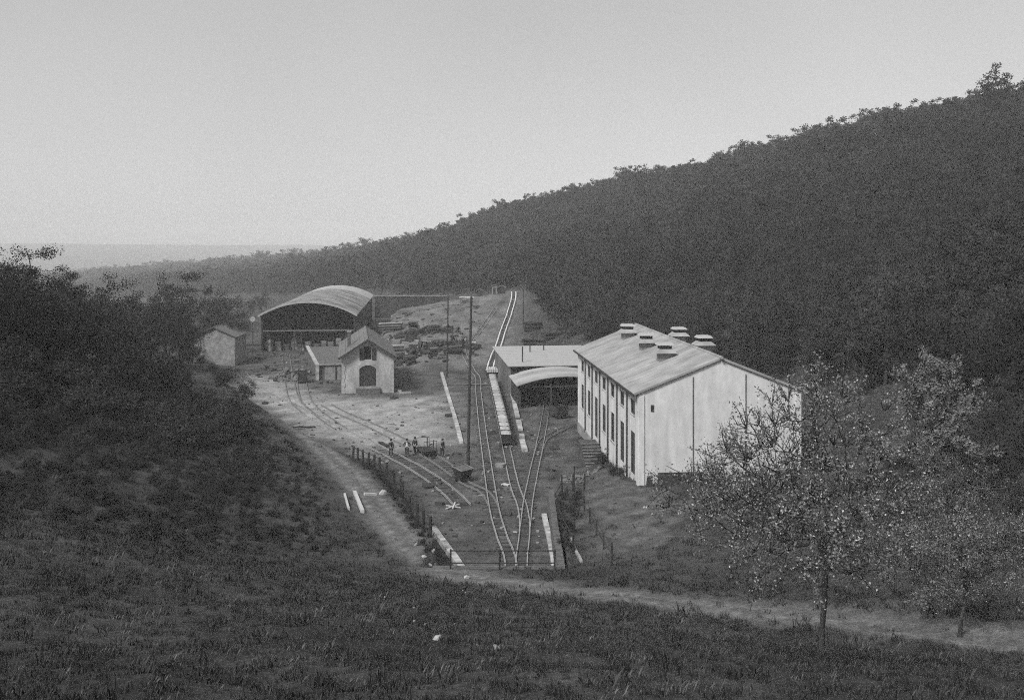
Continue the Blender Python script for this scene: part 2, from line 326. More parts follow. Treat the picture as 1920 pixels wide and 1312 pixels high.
def track(pts, gauge, label, railmat, sl_step=1.0, sl_range=None, lift=0.0, w=0.062, group='narrow gauge tracks in the yard'):
    P = smooth_path(pts, 1.2); root = empty('railway_track', (P[0].x, P[0].y, gz(P[0].x, P[0].y)), 0, label, 'railway track', group)
    base = Vector(root.location); z = zs(P); n = len(P)
    for sgn in (-1, 1):
        V, Fc = [], []
        for i, p in enumerate(P):
            t = (P[min(i+1, n-1)] - P[max(i-1, 0)]).normalized(); r = Vector((t.y, -t.x, 0))
            c0 = Vector((p.x, p.y, z[i] + lift)) + r * (sgn * gauge / 2) - base
            for a, b in ((-w*.9, 0), (-w*.9, .05), (-w/2, .07), (-w/2, .17), (w/2, .17), (w/2, .07), (w*.9, .05), (w*.9, 0)): V.append(c0 + r * a + Vector((0, 0, b + .015)))
        for i in range(n - 1):
            for k in range(7): Fc.append((i*8+k, i*8+k+1, (i+1)*8+k+1, (i+1)*8+k))
        MB().add(V, Fc).build('rail', railmat, root)
    key = round(gauge, 2)
    if key not in SLEEPER_ME:
        L = gauge / 2 + .32; SLEEPER_ME[key] = MB().box(-L, L, -.11, .11, -.06, .055).mesh('sleeper'); SLEEPER_ME[key].materials.append(SLEEPER)
    k = 0
    for p, t in resample(P, sl_step):
        k += 1
        if sl_range and not (sl_range[0] <= k * sl_step <= sl_range[1]): continue
        o = link('sleeper', SLEEPER_ME[key], None, root, (p.x - base.x, p.y - base.y, gz(p.x, p.y) + lift - base.z + random.uniform(-.025, .012)),
                 (0, 0, math.atan2(t.y, t.x) - math.pi/2 + random.uniform(-.05, .05)))
        o.scale = (random.uniform(.92, 1.08), random.uniform(.8, 1.15), 1)
    return P
def gp(lst): return [G(*p) for p in lst]
NG, SG = 0.80, 1.44
T1 = track([(-.2, 59)] + gp([(958,1056),(940,1003),(926,950),(913,865),(903,790),(897,735),(894,705)]) + [(-9.2,182),(-7.5,197),(-5.2,215),(-3.8,226)], NG, 'left narrow gauge track running from the tunnel mouth past the tall pole', RAIL, 1.0, (0, 300))
T2 = track([(.65, 59)] + gp([(978,1056),(983,1010),(984,981),(979,950),(967,918),(959,886),(950,842),(937,780),(922,715),(918,699)]), NG, 'centre narrow gauge track under the long wagon train', RAIL, 1.0)
TH = track([(-30.5,229),(-24,231),(-18,232),(-11.5,231)], NG, 'faint level track crossing the top of the spoil heap', RAIL_RUST, 1.2, None, .08)
TI = track([(-4.0,168.5),(-2.9,186),(-1.06,212),(.4,235),(.3,243)], 1.05, 'straight pale track climbing the spoil heap', mat('rail_bright', .62, .5, 3, .15), 1.0, None, .2, .17)
T3 = track(gp([(985,990),(988,960),(993,925),(1004,872),(1012.5,833),(1022,783),(1026,755),(1029,735)]), NG, 'narrow gauge track forking right into the arched shed', RAIL, 1.0)
T4 = track(gp([(1007,862),(1012,842),(1020,826),(1036,815),(1064,802)]), NG, 'short curved spur leading to the white factory wall', RAIL_RUST, 1.0)
T5 = track(gp([(926,952),(918,935),(903,920),(884,912),(866,903)]), NG, 'faint crossover track beside the tipped wagon', RAIL_RUST, 1.2)
S1P = gp([(868,949),(840,921),(798,890),(757,866),(700,837),(660,818),(600,788),(552,764),(505,742),(468,716),(452,698)])
S1 = track(S1P, SG, 'wide gauge siding ending at crossed white planks', RAIL, 0.95, (5, 26), group='standard gauge sidings')
S2 = track(gp([(862,893),(820,864),(775,838),(735,818),(690,796),(640,775),(612,760)]), SG, 'wide gauge siding behind the standing workmen', RAIL_RUST, 1.0, (0, 7), group='standard gauge sidings')
S3 = track(gp([(640,806),(607,783),(585,765),(573,748),(567,725),(566,704)]), SG, 'siding curving to the dark box cart near the loading platform', RAIL_RUST, 1.2, (50, 60), group='standard gauge sidings')
S4 = track(gp([(585,780),(562,762),(551,748),(546,732),(541,705),(538,682),(536,665)]), SG, 'siding curving back into the arched hall', RAIL_RUST, 1.2, (70, 90), group='standard gauge sidings')

# ------------------------------------------------------------------ wall helpers
def pierced(mb, a0, a1, z0, z1, t0, t1, openings, f):     # wall in the (a, z) plane with rectangular openings
    A = sorted({a0, a1} | {v for o in openings for v in o[:2]})
    for p, q in zip(A[:-1], A[1:]):
        cuts = sorted([(o[2], o[3]) for o in openings if o[0] <= p + 1e-6 and o[1] >= q - 1e-6]); z = z0
        for u, v in cuts + [(z1, z1)]:
            if u > z + 1e-6: mb.prism([(p, z), (q, z), (q, u), (p, u)], t0, t1, f)
            z = v
def gable(mb, W, z0, ze, zr, t0, t1, openings, f):
    top = lambda a: ze + (zr - ze) * (1 - abs(a - W/2) / (W/2))
    A = sorted({0, W, W/2} | {v for o in openings for v in o[:2]})
    for p, q in zip(A[:-1], A[1:]):
        cuts = sorted([(o[2], o[3]) for o in openings if o[0] <= p + 1e-6 and o[1] >= q - 1e-6]); z = z0
        for u, v in cuts: 
            if u > z: mb.prism([(p, z), (q, z), (q, u), (p, u)], t0, t1, f)
            z = v
        mb.prism([(p, z), (q, z), (q, top(q)), (p, top(p))], t0, t1, f)
fX = lambda t: (lambda a, z, w: (a, w, z))      # wall along local x (a = x, thickness along y)
fY = lambda t: (lambda a, z, w: (w, a, z))      # wall along local y
def window(parent, c0, c1, z0, z1, depth, axis_, sgn, nx=2, nz=3, framemat=FRAME, name='window', pane=GLASS):
    # c0..c1 along the wall, set back 'depth' behind the outer face at 0; sgn = outward direction
    M = (lambda a, w, z: (w, a, z)) if axis_ == 'y' else (lambda a, w, z: (a, w, z))
    fr = MB(); b = .09
    def bx(a0, a1, w0, w1, q0, q1):
        p, q = M(a0, w0, q0), M(a1, w1, q1); fr.box(min(p[0],q[0]), max(p[0],q[0]), min(p[1],q[1]), max(p[1],q[1]), q0, q1)
    d0, d1 = -sgn * depth, -sgn * (depth + .08)
    bx(c0, c0 + b, d0, d1, z0, z1); bx(c1 - b, c1, d0, d1, z0, z1); bx(c0 + b, c1 - b, d0, d1, z0, z0 + b); bx(c0 + b, c1 - b, d0, d1, z1 - b, z1)
    w = fr.build(name, framemat, parent)
    mu = MB()
    def bm_(a0, a1, q0, q1):
        p, q = M(a0, d0 - sgn*.015, q0), M(a1, d1 + sgn*.015, q1); mu.box(min(p[0],q[0]), max(p[0],q[0]), min(p[1],q[1]), max(p[1],q[1]), q0, q1)
    for i in range(1, nx):
        a = c0 + (c1 - c0) * i / nx; bm_(a - .03, a + .03, z0 + b, z1 - b)
    zsr = [z0 + b] + [z0 + (z1 - z0) * i / nz for i in range(1, nz)] + [z1 - b]
    for i in range(1, nz):
        for k in range(nx):
            aa = c0 + (c1 - c0) * k / nx + .03 + (0 if k else b - .03); ab = c0 + (c1 - c0) * (k + 1) / nx - .03 - (0 if k < nx - 1 else b - .03)
            bm_(aa, ab, zsr[i] - .025, zsr[i] + .025)
    if mu.v: mu.build('glazing_bar', framemat, w)
    g = MB(); p, q = M(c0 + .02, -sgn * (depth + .1), z0), M(c1 - .02, -sgn * (depth + .12), z1)
    g.box(min(p[0],q[0]), max(p[0],q[0]), min(p[1],q[1]), max(p[1],q[1]), z0 + .02, z1 - .02); g.build('pane', pane, w)
    return w

# ------------------------------------------------------------------ white factory building
FW, FL, ZE, ZR = 14.2, 33.8, 9.75, 12.55; ROTF = math.atan(.082)
fac = empty('factory_building', (10.75, 81.5, 0), ROTF, 'long white plastered factory with pale low-pitched roof and five roof ventilators', 'building')
bays = [1.55 + 4.72 * i for i in range(7)]
ops = []
for i, s_ in enumerate(bays):
    ops.append((s_, s_ + 1.85, 7.55, 8.85))
    ops.append((s_, s_ + 1.85, 2.35 if i in (0, 1) else (1.75 if i == 4 else 3.25), 6.05))
wl = MB(); pierced(wl, .5, FL, -.6, ZE, 0, .5, ops, fY(0)); w_left = wl.build('wall', PLASTER, fac)
wl = MB(); gable(wl, FW, -.6, ZE, ZR, 0, .5, [], fX(0)); w_gab = wl.build('wall', PLASTER, fac); tag(w_gab, 'blank white gable wall facing the hillside')
wl = MB(); wl.box(FW - .5, FW, .5, FL, -.6, ZE); wl.build('wall', PLASTER, fac)
wl = MB(); gable(wl, FW, -.6, ZE, ZR, FL, FL + .45, [], fX(0)); wl.build('wall', PLASTER, fac)
for i, s_ in enumerate(bays):
    window(fac, s_, s_ + 1.85, 7.55, 8.85, .05, 'y', -1, 2, 2)
    if i in (0, 1, 4):
        zb = 2.35 if i in (0, 1) else 1.75
        d = window(fac, s_, s_ + 1.85, zb, 6.05, .05, 'y', -1, 2, 4, name='door', pane=TIMBER_DK)
    else: window(fac, s_, s_ + 1.85, 3.25, 6.05, .05, 'y', -1, 2, 4)
    if i not in (0, 1, 4): MB().box(-.06, .04, s_ - .08, s_ + 1.93, 3.13, 3.248).build('sill', CONCRETE, fac)
    MB().box(-.05, .04, s_ - .06, s_ + 1.91, 7.45, 7.548).build('sill', CONCRETE, fac)
pil = MB().box(-.10, -.002, -.24, .24, -.6, 9.5).mesh('pilaster'); pil.materials.append(PLASTER)
shade_pipe = MB().tube([(0, 0, 1.0), (0, 0, 9.3), (.10, 0, 9.62)], .065, 8).mesh('downpipe', True); PIPE = mat('pipe_paint', .10, .7, 4, .4); shade_pipe.materials.append(PIPE)
for i in range(8):
    y = .26 if i == 0 else (FL - .25 if i == 7 else bays[i] - 1.45)
    link('pilaster', pil, None, fac, (0, y, 0))
    if i in (1, 2, 3, 4, 5, 6): link('downpipe', shade_pipe, None, fac, (-.13, y - .34, 0))  # real downpipes, repeated at each inner pilaster to draw its shade line
MB().box(-.14, -.004, 14.0, FL, -.5, 1.2).build('plinth', mat('plinth_plaster', .30, .9, 2.5, .3, .02, mottle=.3), fac)
for x_ in (.25, FW - .25): MB().prism([(x_-.22, -.6), (x_+.22, -.6), (x_+.22, ZE - .2 + (ZR-ZE)*(1-abs(x_+.22-FW/2)/(FW/2)) - .15), (x_-.22, ZE - .2 + (ZR-ZE)*(1-abs(x_-.22-FW/2)/(FW/2)) - .15)], -.10, -.002, fX(0)).build('pilaster', PLASTER, fac)
for x_, zt in ((4.7, 11.1), (9.3, 11.3)):
    MB().tube([(x_, -.05, .9), (x_, -.05, zt)], .042, 8).build('downpipe', PIPE, fac)
MB().box(1.05, 1.30, -.06, -.002, 8.2, 8.75).build('vent_slot', IRON, fac)
# roof slabs with eaves, seams and a ridge cap
pit = math.atan((ZR - ZE) / (FW / 2)); SL = (FW / 2 + .45) / math.cos(pit)
rf = empty_roof = None
for sgn in (-1, 1):
    M = Matrix.Translation((FW / 2, 0, ZR + .06)) @ Matrix.Rotation(sgn * pit, 4, 'Y')
    rb = MB(); rb.box(0 if sgn > 0 else -SL, SL if sgn > 0 else 0, -.16, FL + .8, 0, .14, M); r_ = rb.build('roof', ROOF, fac)
    sm = MB()
    for k in range(1, 15):
        yy = -.16 + (FL + .96) * k / 15; sm.box((.1 if sgn > 0 else -SL + .02), (SL - .02 if sgn > 0 else -.1), yy - .035, yy + .035, .141, .165, M)
    sm.build('roof_seam', ROOF, r_)
    gt = MB(); gt.bar(M @ Vector((sgn * (SL + .07), -.3, .02)), M @ Vector((sgn * (SL + .07), FL + .7, .02)), .16, .14); gt.build('gutter', IRON, fac)
    eb = MB(); eb.box(0.15 if sgn > 0 else -SL, SL if sgn > 0 else -.15, -.20, -.162, -.04, .12, M); eb.build('verge_board', ROOF, fac)
MB().tube([(FW/2, -.4, ZR + .2), (FW/2, FL + .8, ZR + .2)], .13, 8).build('ridge_cap', ROOF, fac)
def roof_z(x): return ZR + .2 - abs(x - FW/2) * math.tan(pit)
def ventilator(x, y):
    w, l = .62, .62; zt = roof_z(x) + .72
    v = MB(); v.box(x - w, x + w, y - l, y + l, roof_z(x) - .55, zt); vo = v.build('ventilator', mat('vent_boards', .22, .85, 4, .3), fac)
    e = MB()                                       # flared skirt
    e.add([(x-w-.4,y-l-.4,zt-.12),(x+w+.4,y-l-.4,zt-.12),(x+w+.4,y+l+.4,zt-.12),(x-w-.4,y+l+.4,zt-.12),(x-w,y-l,zt+.25),(x+w,y-l,zt+.25),(x+w,y+l,zt+.25),(x-w,y+l,zt+.25)],
          [(0,3,2,1),(4,5,6,7),(0,1,5,4),(1,2,6,5),(2,3,7,6),(3,0,4,7)]); e.build('skirt', ROOF, vo)
    p = MB()
    for a in (-1, 1):
        for b in (-1, 1): p.box(x + a*.5 - .05, x + a*.5 + .05, y + b*.5 - .05, y + b*.5 + .05, zt + .251, zt + .60)
    p.build('post', IRON, vo)
    MB().box(x - .45, x + .45, y - .45, y + .45, zt + .252, zt + .5).build('louvre', IRON, vo)
    cap = MB(); cap.add([(x-.78,y-.78,zt+.6),(x+.78,y-.78,zt+.6),(x+.78,y+.78,zt+.6),(x-.78,y+.78,zt+.6),(x-.6,y-.6,zt+.82),(x+.6,y-.6,zt+.82),(x+.6,y+.6,zt+.82),(x-.6,y+.6,zt+.82)],
          [(0,3,2,1),(4,5,6,7),(0,1,5,4),(1,2,6,5),(2,3,7,6),(3,0,4,7)]); cap.build('cap', ROOF_NEW, vo)
for x, y in ((4.7, 27.6), (4.5, 17.2), (4.3, 8.4), (9.7, 24.0), (9.8, 14.6)): ventilator(x, y)
# stairs up to the side door
st = empty('stone_stairs', tuple(fac.matrix_basis @ Vector((-.25, 0, 0))), ROTF, 'dark stone steps against the white factory side wall', 'stairs')
for k in range(8):
    s_o = MB().box(-1.9, -.02, 14.6 + k * .5, 18.6 + (.0 if k < 7 else 1.8), k * .22, (k + 1) * .22 - .003).build('step', mat('stair_stone', .07, .9, 3, .4, .03), st)
    MB().box(-1.88, -.03, 14.55 + k * .5, 14.72 + k * .5, (k + 1) * .22 - .002, (k + 1) * .22 + .03).build('nosing', STONE_PALE, s_o)
# low trough against the gable
tr = empty('timber_trough', tuple(fac.matrix_basis @ Vector((1.6, -1.2, gz(12.6, 80.6)))), ROTF, 'low dark timber box along the foot of the white gable', 'box')
for (x0, x1, y0, y1) in ((0, 4.0, 0, .12), (0, 4.0, .88, 1.0), (0, .12, .121, .879), (3.88, 4.0, .121, .879)): MB().box(x0, x1, y0, y1, -.2, .95).build('board', TIMBER_DK, tr)
MB().box(.12, 3.88, .12, .88, .55, .62).build('filling', STONE_DARK, tr)
bd = MB().box(-.25, .25, -.04, .04, -.2, .9, Matrix.Rotation(.12, 4, 'Y')).build('board', TIMBER_DK, None, tuple(fac.matrix_basis @ Vector((.75, -.6, gz(11.6, 80.8)))), (0, 0, ROTF))
tag(bd, 'short upright dark board at the near corner of the factory', 'board')

# ------------------------------------------------------------------ sheds behind the factory
sa = empty('timber_shed', (-.2, 143, 0), math.atan(.13), 'dark plank shed with pale flat roof beside the wagon train', 'shed')
SWd, SLn = 15.0, 21.0
for k in range(30):
    y0 = k * SLn / 30; MB().box(0, .12, y0 + .012, y0 + SLn / 30 - .012, -.2, 4.2 + .6 * k / 30).build('plank', TIMBER, sa)
MB().box(.13, .2, 0, SLn, -.2, 4.0).build('wall', TIMBER_DK, sa)
MB().box(.2, SWd, .05, .25, 2.9, 4.3).build('fascia_wall', TIMBER_DK, sa)
for k in range(5): MB().box(.05 + k * 3.6, .25 + k * 3.6, -.18, .02, -.2, 4.2).build('post', TIMBER_DK, sa)
rm = Matrix.Translation((0, 0, 4.32)) @ Matrix.Rotation(.028, 4, 'X')
rr = MB().box(-.45, SWd, -.7, SLn + .5, 0, .12, rm).build('roof', ROOF_NEW, sa)
sb_ = MB()
for k in range(1, 12): sb_.box(-.44, SWd, -.7 + k * 1.8 - .03, -.7 + k * 1.8 + .03, .121, .145, rm)
sb_.build('roof_seam', ROOF_NEW, rr)
for (x, y, h) in ((2.2, 3.0, 2.3), (5.0, 14, 1.4), (7.6, 16, 1.3)): MB().tube([(x, y, 4.3), (x, y, 4.6 + h)], .1, 8).build('stovepipe', IRON, sa)
sh = empty('arched_shed', (1.0, 131, 0), math.atan(.11), 'open shed with curved pale roof over dark track bays', 'shed')
AW, AL, AE, AH = 13.0, 9.5, 3.1, 1.25
def arc_pts(W, e, h, n=18): 
    R = (W*W/4 + h*h) / (2*h); a = math.asin(W/2/R); return [(W/2 + R*math.sin(-a + 2*a*i/n), e + h - R + R*math.cos(-a + 2*a*i/n)) for i in range(n + 1)]
ap = arc_pts(AW + .8, AE, AH); ap = [(x - .4, z) for x, z in ap]
for k in range(4):
    y0, y1 = -.5 + k * (AL + 1) / 4, -.5 + (k + 1) * (AL + 1) / 4 - .02; m = MB()
    for (xa, za), (xb, zb) in zip(ap[:-1], ap[1:]): m.prism([(xa, za), (xb, zb), (xb, zb + .09), (xa, za + .09)], y0, y1, fX(0))
    m.build('roof_sheet', ROOF_NEW if k % 2 else ROOF, sh)
for x in (.1, 4.4, 8.7, 12.9):
    for y in (.1, AL - .1): MB().box(x - .1, x + .1, y - .1, y + .1, -.2, AE + (.9 if 1 < x < 12 else .1)).build('post', TIMBER_DK, sh)
for y in (.1, AL - .1): MB().box(-.1, AW, y - .11, y + .11, AE - .25, AE - .01).build('tie_beam', TIMBER_DK, sh)
MB().box(.2, AW, AL + .1, AL + .25, -.2, AE + .6).build('back_wall', TIMBER_DK, sh)
MB().box(-.08, .02, .3, AL, .0, 2.6).build('side_wall', TIMBER_DK, sh)

# ------------------------------------------------------------------ gabled house in the yard
HW, HL, HE, HR = 7.7, 22.0, 5.6, 8.05; hx, hy = G(641, 738)
ho = empty('gabled_house', (hx, hy, 0), math.atan(.17), 'small whitewashed gabled house with arched dark door and open shutters', 'house')
dl, dr = HW/2 - 1.25, HW/2 + 1.25; wl_, wr_ = HW/2 - .55, HW/2 + .55
m = MB(); gable(m, HW, -.3, HE, HR - .12, 0, .45, [(dl, dr, 1.0, 4.2), (wl_, wr_, 5.05, 7.1)], fX(0)); fw_ = m.build('wall', PLASTER_OLD, ho)
for x0, x1, s_ in ((0, .4, 1), (HW - .4, HW, -1)): MB().box(x0, x1, .45, HL, -.3, HE).build('wall', PLASTER_OLD, ho)
m = MB(); gable(m, HW, -.3, HE, HR - .12, HL, HL + .4, [], fX(0)); m.build('wall', PLASTER_OLD, ho)
# arch filling above the door
n = 10; arc = [(dl + 2.5 * i / n, 4.2 - .55 * (2 * i / n - 1) ** 2) for i in range(n + 1)]
m = MB()
for (xa, za), (xb, zb) in zip(arc[:-1], arc[1:]): m.prism([(xa, za), (xb, zb), (xb, 4.21), (xa, 4.21)], .02, .43, fX(0))
m.build('door_arch', PLASTER_OLD, ho)
dr_o = MB().box(dl, dr, .2, .3, .9, 4.2).build('door', TIMBER_DK, ho)
for k in range(8): MB().box(dl + .04 + k * .3025, dl + .04 + k * .3025 + .28, .165, .199, 1.0, 4.1).build('plank', TIMBER_DK, dr_o)
for k in range(4): MB().box(dl - .5, dr + .5, -1.5 + k * .36, -.001, k * .25, (k + 1) * .25 - .003).build('step', STONE_PALE if k == 3 else STONE_DARK, ho)
wv = window(ho, wl_, wr_, 5.05, 7.1, .2, 'x', -1, 2, 3, TIMBER_DK)
for x in (wl_ - .68, wr_ + .06): MB().box(x, x + .62, -.09, -.02, 5.0, 6.75).build('shutter', TIMBER_DK, ho)
for x0, x1 in ((-.06, .5), (HW - .5, HW + .06)):
    for k in range(9): MB().box(x0, x1 - (.12 if k % 2 and x0 < 1 else 0), -.07, -.002, -.2 + k * .62, -.2 + (k + 1) * .62 - .03).build('quoin', PLASTER_OLD, ho)
MB().box(-.04, HW + .04, -.05, -.003, -.3, .8).build('plinth', PLASTER_OLD, ho)
hp = math.atan((HR - HE) / (HW / 2)); HS = (HW / 2 + .5) / math.cos(hp)
for sgn in (-1, 1):
    M = Matrix.Translation((HW/2, 0, HR + .02)) @ Matrix.Rotation(sgn * hp, 4, 'Y')
    r_ = MB().box(.0 if sgn > 0 else -HS, HS if sgn > 0 else 0, -.7, HL + .9, 0, .10, M).build('roof', TILE, ho)
    rows = 12
    for k in range(rows):
        a, b = HS * k / rows, HS * (k + 1) / rows - .02
        Mk = M @ Matrix.Translation((0, 0, .101)); m = MB(); m.box(a if sgn > 0 else -b, b if sgn > 0 else -a, -.72, HL + .92, 0, .05 + (.02 if k % 2 else 0), Mk); m.build('tile_course', TILE, r_)
    MB().box(.0 if sgn > 0 else -HS, HS if sgn > 0 else 0, -.82, -.722, -.15, .1, M).build('barge_board', TIMBER_DK, ho)
MB().tube([(HW/2, -.75, HR + .2), (HW/2, HL + .9, HR + .2)], .12, 8).build('ridge_cap', TILE, ho)
MB().box(.8, 1.35, 6.0, 6.6, HE - .4, 8.7).build('chimney', STONE_DARK, ho)
MB().box(.72, 1.43, 5.92, 6.68, 8.701, 8.85).build('chimney_cap', STONE_PALE, ho)

# ------------------------------------------------------------------ loading platform beside the house
lp = empty('loading_platform', (-32.4, 158.5, 0), math.atan(.27), 'raised loading platform with white edge stones left of the gabled house', 'platform')
MB().box(.3, 7.0, .3, 30, -.2, 2.45).build('fill', STONE_DARK, lp)
for k in range(12): MB().box(-.05, .55, k * 2.5 + .02, k * 2.5 + 2.48, 2.46, 2.72).build('edge_stone', CONCRETE, lp)
for k in range(5): MB().box(.57 + k * 1.25, .57 + k * 1.25 + 1.22, -.05, .5, 2.46, 2.70).build('edge_stone', STONE_PALE, lp)
MB().box(0, .55, -.02, .28, -.2, 2.44).build('corner_pier', CONCRETE, lp)
MB().box(1.5, 4.1, .16, .298, 0, 2.2).build('panel', STONE_PALE, lp)
for k in range(3): MB().box(.6 + k * 2.6, .85 + k * 2.6, .1, .296, -.2, 2.44).build('post', TIMBER_DK, lp)

# ------------------------------------------------------------------ great arched hall
qx, qy = -52.6, 201.0; QW, QL, QE, QH = 19.5, 80.0, 7.55, 2.9
ha = empty('arched_hall', (qx, qy, 0), math.atan(.10), 'large open hall with curved weathered roof and pale far end', 'hall')
ar = [(x - .5, z) for x, z in arc_pts(QW + 1.0, QE, QH, 28)]
NB = 18
for k in range(NB):
    y0, y1 = -.8 + k * (QL + 1.2) / NB, -.8 + (k + 1) * (QL + 1.2) / NB - .03; m = MB(); dz = random.uniform(0, .03)
    for (xa, za), (xb, zb) in zip(ar[:-1], ar[1:]): m.prism([(xa, za + dz), (xb, zb + dz), (xb, zb + .12 + dz), (xa, za + .12 + dz)], y0, y1, fX(0))
    m.build('roof_sheet', ROOF_NEW if k >= NB - 5 else ROOF_OLD, ha, smooth=False)
er = MB()
for (xa, za), (xb, zb) in zip(ar[:-1], ar[1:]): er.prism([(xa, za - .22), (xb, zb - .22), (xb, zb + .14), (xa, za + .14)], -.95, -.802, fX(0))
er.build('verge_board', ROOF_NEW, ha)
for k in range(9):
    y = .2 + k * (QL - .4) / 8
    for x in (.15, QW - .15): MB().box(x - .15, x + .15, y - .15, y + .15, -.3, QE + .05).build('column', TIMBER_DK, ha)
    m = MB(); a2 = arc_pts(QW, QE - .3, QH - .1, 16)
    for (xa, za), (xb, zb) in zip(a2[:-1], a2[1:]): m.bar((xa, y, za), (xb, y, zb), .14, .26)
    m.build('arch_rib', TIMBER_DK, ha)
    if k in (0, 8) or k % 2 == 0: MB().box(.31, QW - .31, y - .08, y + .08, 4.25, 4.5).build('tie_beam', TIMBER if k == 0 else TIMBER_DK, ha)
for x in (1.4, 6.9, 8.3, 17.6): MB().box(x - .12, x + .12, .08, .32, -.3, 4.24).build('column', TIMBER_DK, ha)
for x in (.0, QW - .06): MB().box(x, x + .06, .4, QL, -.2 if x < 1 else 2.2, QE).build('gloom_side_boarding', TIMBER_DK, ha)  # dark side boards added to keep light out of the hall interior
m = MB()
for (xa, za), (xb, zb) in zip(a2[:-1], a2[1:]): m.prism([(xa, -.3), (xb, -.3), (xb, zb), (xa, za)], QL, QL + .1, fX(0))
m.build('gloom_end_boarding', TIMBER_DK, ha)  # closed far end, added to deepen the gloom inside the hall
for k in range(11):
    x = 1.6 + k * 1.6; t = empty('crate_stack', tuple(ha.matrix_basis @ Vector((x, 1.5 + (k * 5) % 4, 0))), random.uniform(-.3, .3), 'pale crates and timber piled under the arched hall roof', 'crates', 'piled goods inside the arched hall')
    for q in range(random.choice((2, 3, 4))): MB().box(-.7 + q*.05, .7 - q*.08, -.5, .5, q * .62, q * .62 + .6).build('crate', random.choice((TIMBER, STONE_PALE, STONE_DARK)), t)

# ------------------------------------------------------------------ stone cabin on the far left
cx_, cy_ = hit(362, 678)[:2]; cx_, cy_ = G(362, 676, 1.0)
ca = empty('stone_cabin', (cx_, cy_, gz(cx_ + 3.5, cy_) - .3), .05, 'pale rough stone cabin half hidden by shrubs at the left', 'cabin')
CW, CL, CE, CR = 7.6, 9.0, 5.2, 6.9
m = MB(); gable(m, CW, -.5, CE, CR - .05, 0, .4, [], fX(0)); m.build('wall', STONE_PALE, ca)
for x0 in (0, CW - .4): MB().box(x0, x0 + .4, .4, CL, -.5, CE).build('wall', STONE_PALE, ca)
m = MB(); gable(m, CW, -.5, CE, CR - .05, CL, CL + .4, [], fX(0)); m.build('wall', STONE_PALE, ca)
cp = math.atan((CR - CE) / (CW / 2)); CS = (CW / 2 + .4) / math.cos(cp)
for sgn in (-1, 1):
    M = Matrix.Translation((CW/2, 0, CR + .02)) @ Matrix.Rotation(sgn * cp, 4, 'Y'); MB().box(0 if sgn > 0 else -CS, CS if sgn > 0 else 0, -.4, CL + .6, 0, .14, M).build('roof', TILE, ca)
MB().tube([(CW/2, -.4, CR + .15), (CW/2, CL + .6, CR + .15)], .1, 8).build('ridge_cap', TILE, ca)
wb = empty('white_board_screen', (*G(437, 672, .5), .3), 0, 'bright white board leaning by the stone cabin', 'board')
for k in range(3): MB().bar((0, 0, 1.2 + k * .22), (2.9, .3, 1.1 + k * .22), .06, .2).build('board', TIMBER_PALE, wb)
for x in (.2, 2.7): MB().box(x - .05, x + .05, .06, .16, -.6, 1.1).build('post', TIMBER_DK, wb)

# ------------------------------------------------------------------ tunnel portal at the near end of the tracks
po = empty('tunnel_portal', (0, 57.75, 0), 0, 'stone tunnel portal below the near ends of the tracks', 'tunnel portal')
m = MB(); arcp = [(1.35 * math.cos(math.pi * i / 12) * 1.0, 1.5 + 1.2 * math.sin(math.pi * i / 12)) for i in range(13)]
m.prism([(-4.7, -.3), (-1.35, -.3), (-1.35, 2.748), (-4.7, 2.748)], 0, .5, fX(0)); m.prism([(1.85, -.3), (3.1, -.3), (3.1, 2.748), (1.85, 2.748)], 0, .5, fX(0)); m.prism([(-1.35, 2.5), (1.85, 2.5), (1.85, 2.748), (-1.35, 2.748)], 0, .5, fX(0))
m.build('head_wall', STONE_DARK, po)
MB().box(-1.35, 1.85, .02, .1, -.3, 2.5).build('opening_shade_panel', IRON, po)  # dark panel standing in for the shade inside the tunnel
MB().box(-4.8, 3.2, .05, .6, 2.75, 2.86).build('coping', STONE_DARK, po)
def railing(pts, label, h=1.0, heights=(.5, 1.0), r=.03, post_r=.04, every=None, name='iron_railing', cat='railing', material=IRON, group=None, square=False, z=None):
    t = empty(name, (pts[0][0], pts[0][1], gz(*pts[0][:2]) if z is None else z), 0, label, cat, group); b = Vector(t.location); Q = []
    for p in pts: Q.append(Vector((p[0], p[1], (gz(p[0], p[1]) if z is None else z))) - b)
    for q in Q:
        lean = Vector((random.uniform(-.05, .05), random.uniform(-.05, .05), 0))
        MB().tube([q - Vector((0, 0, .2)), q + Vector((0, 0, h)) + lean * h], post_r, 6).build('post', material, t)
    for hh in heights:
        for a, c_ in zip(Q[:-1], Q[1:]): MB().tube([a + Vector((0, 0, hh)), c_ + Vector((0, 0, hh - .001))], r, 6, False).build('rail', material, t)
    return t
railing([(-3.7, 57.7), (-.75, 57.7), (2.55, 57.7)], 'dark iron railing across the top of the tunnel mouth', 1.1, (.28, 1.02), .04, .055, z=2.95)
# pale edge stones and kerbs
def kerb(pts, w, h, label, z0=None, seg=2.0, material=CONCRETE, name='kerb', group=None):
    P = [Vector((p[0], p[1], 0)) for p in pts]; t = empty(name, (P[0].x, P[0].y, gz(P[0].x, P[0].y) if z0 is None else z0), 0, label, 'kerb', group); b = Vector(t.location)
    R = resample(P, seg); R.append((P[-1], (P[-1]-P[-2]).normalized()))
    for (a, _), (c_, _) in zip(R[:-1], R[1:]):
        if (c_ - a).length < .3 or random.random() < .06: continue
        za = (gz(a.x, a.y) if z0 is None else z0); zc = (gz(c_.x, c_.y) if z0 is None else z0); k = (c_ - a).normalized() * .02
        MB().bar(a + k + Vector((0, 0, za + h/2 - .05)) - b, c_ - k + Vector((0, 0, zc + h/2 - .05 + random.uniform(-.03, .03))) - b, w * random.uniform(.9, 1.08), h + .1).build('stone', material, t)
    return t
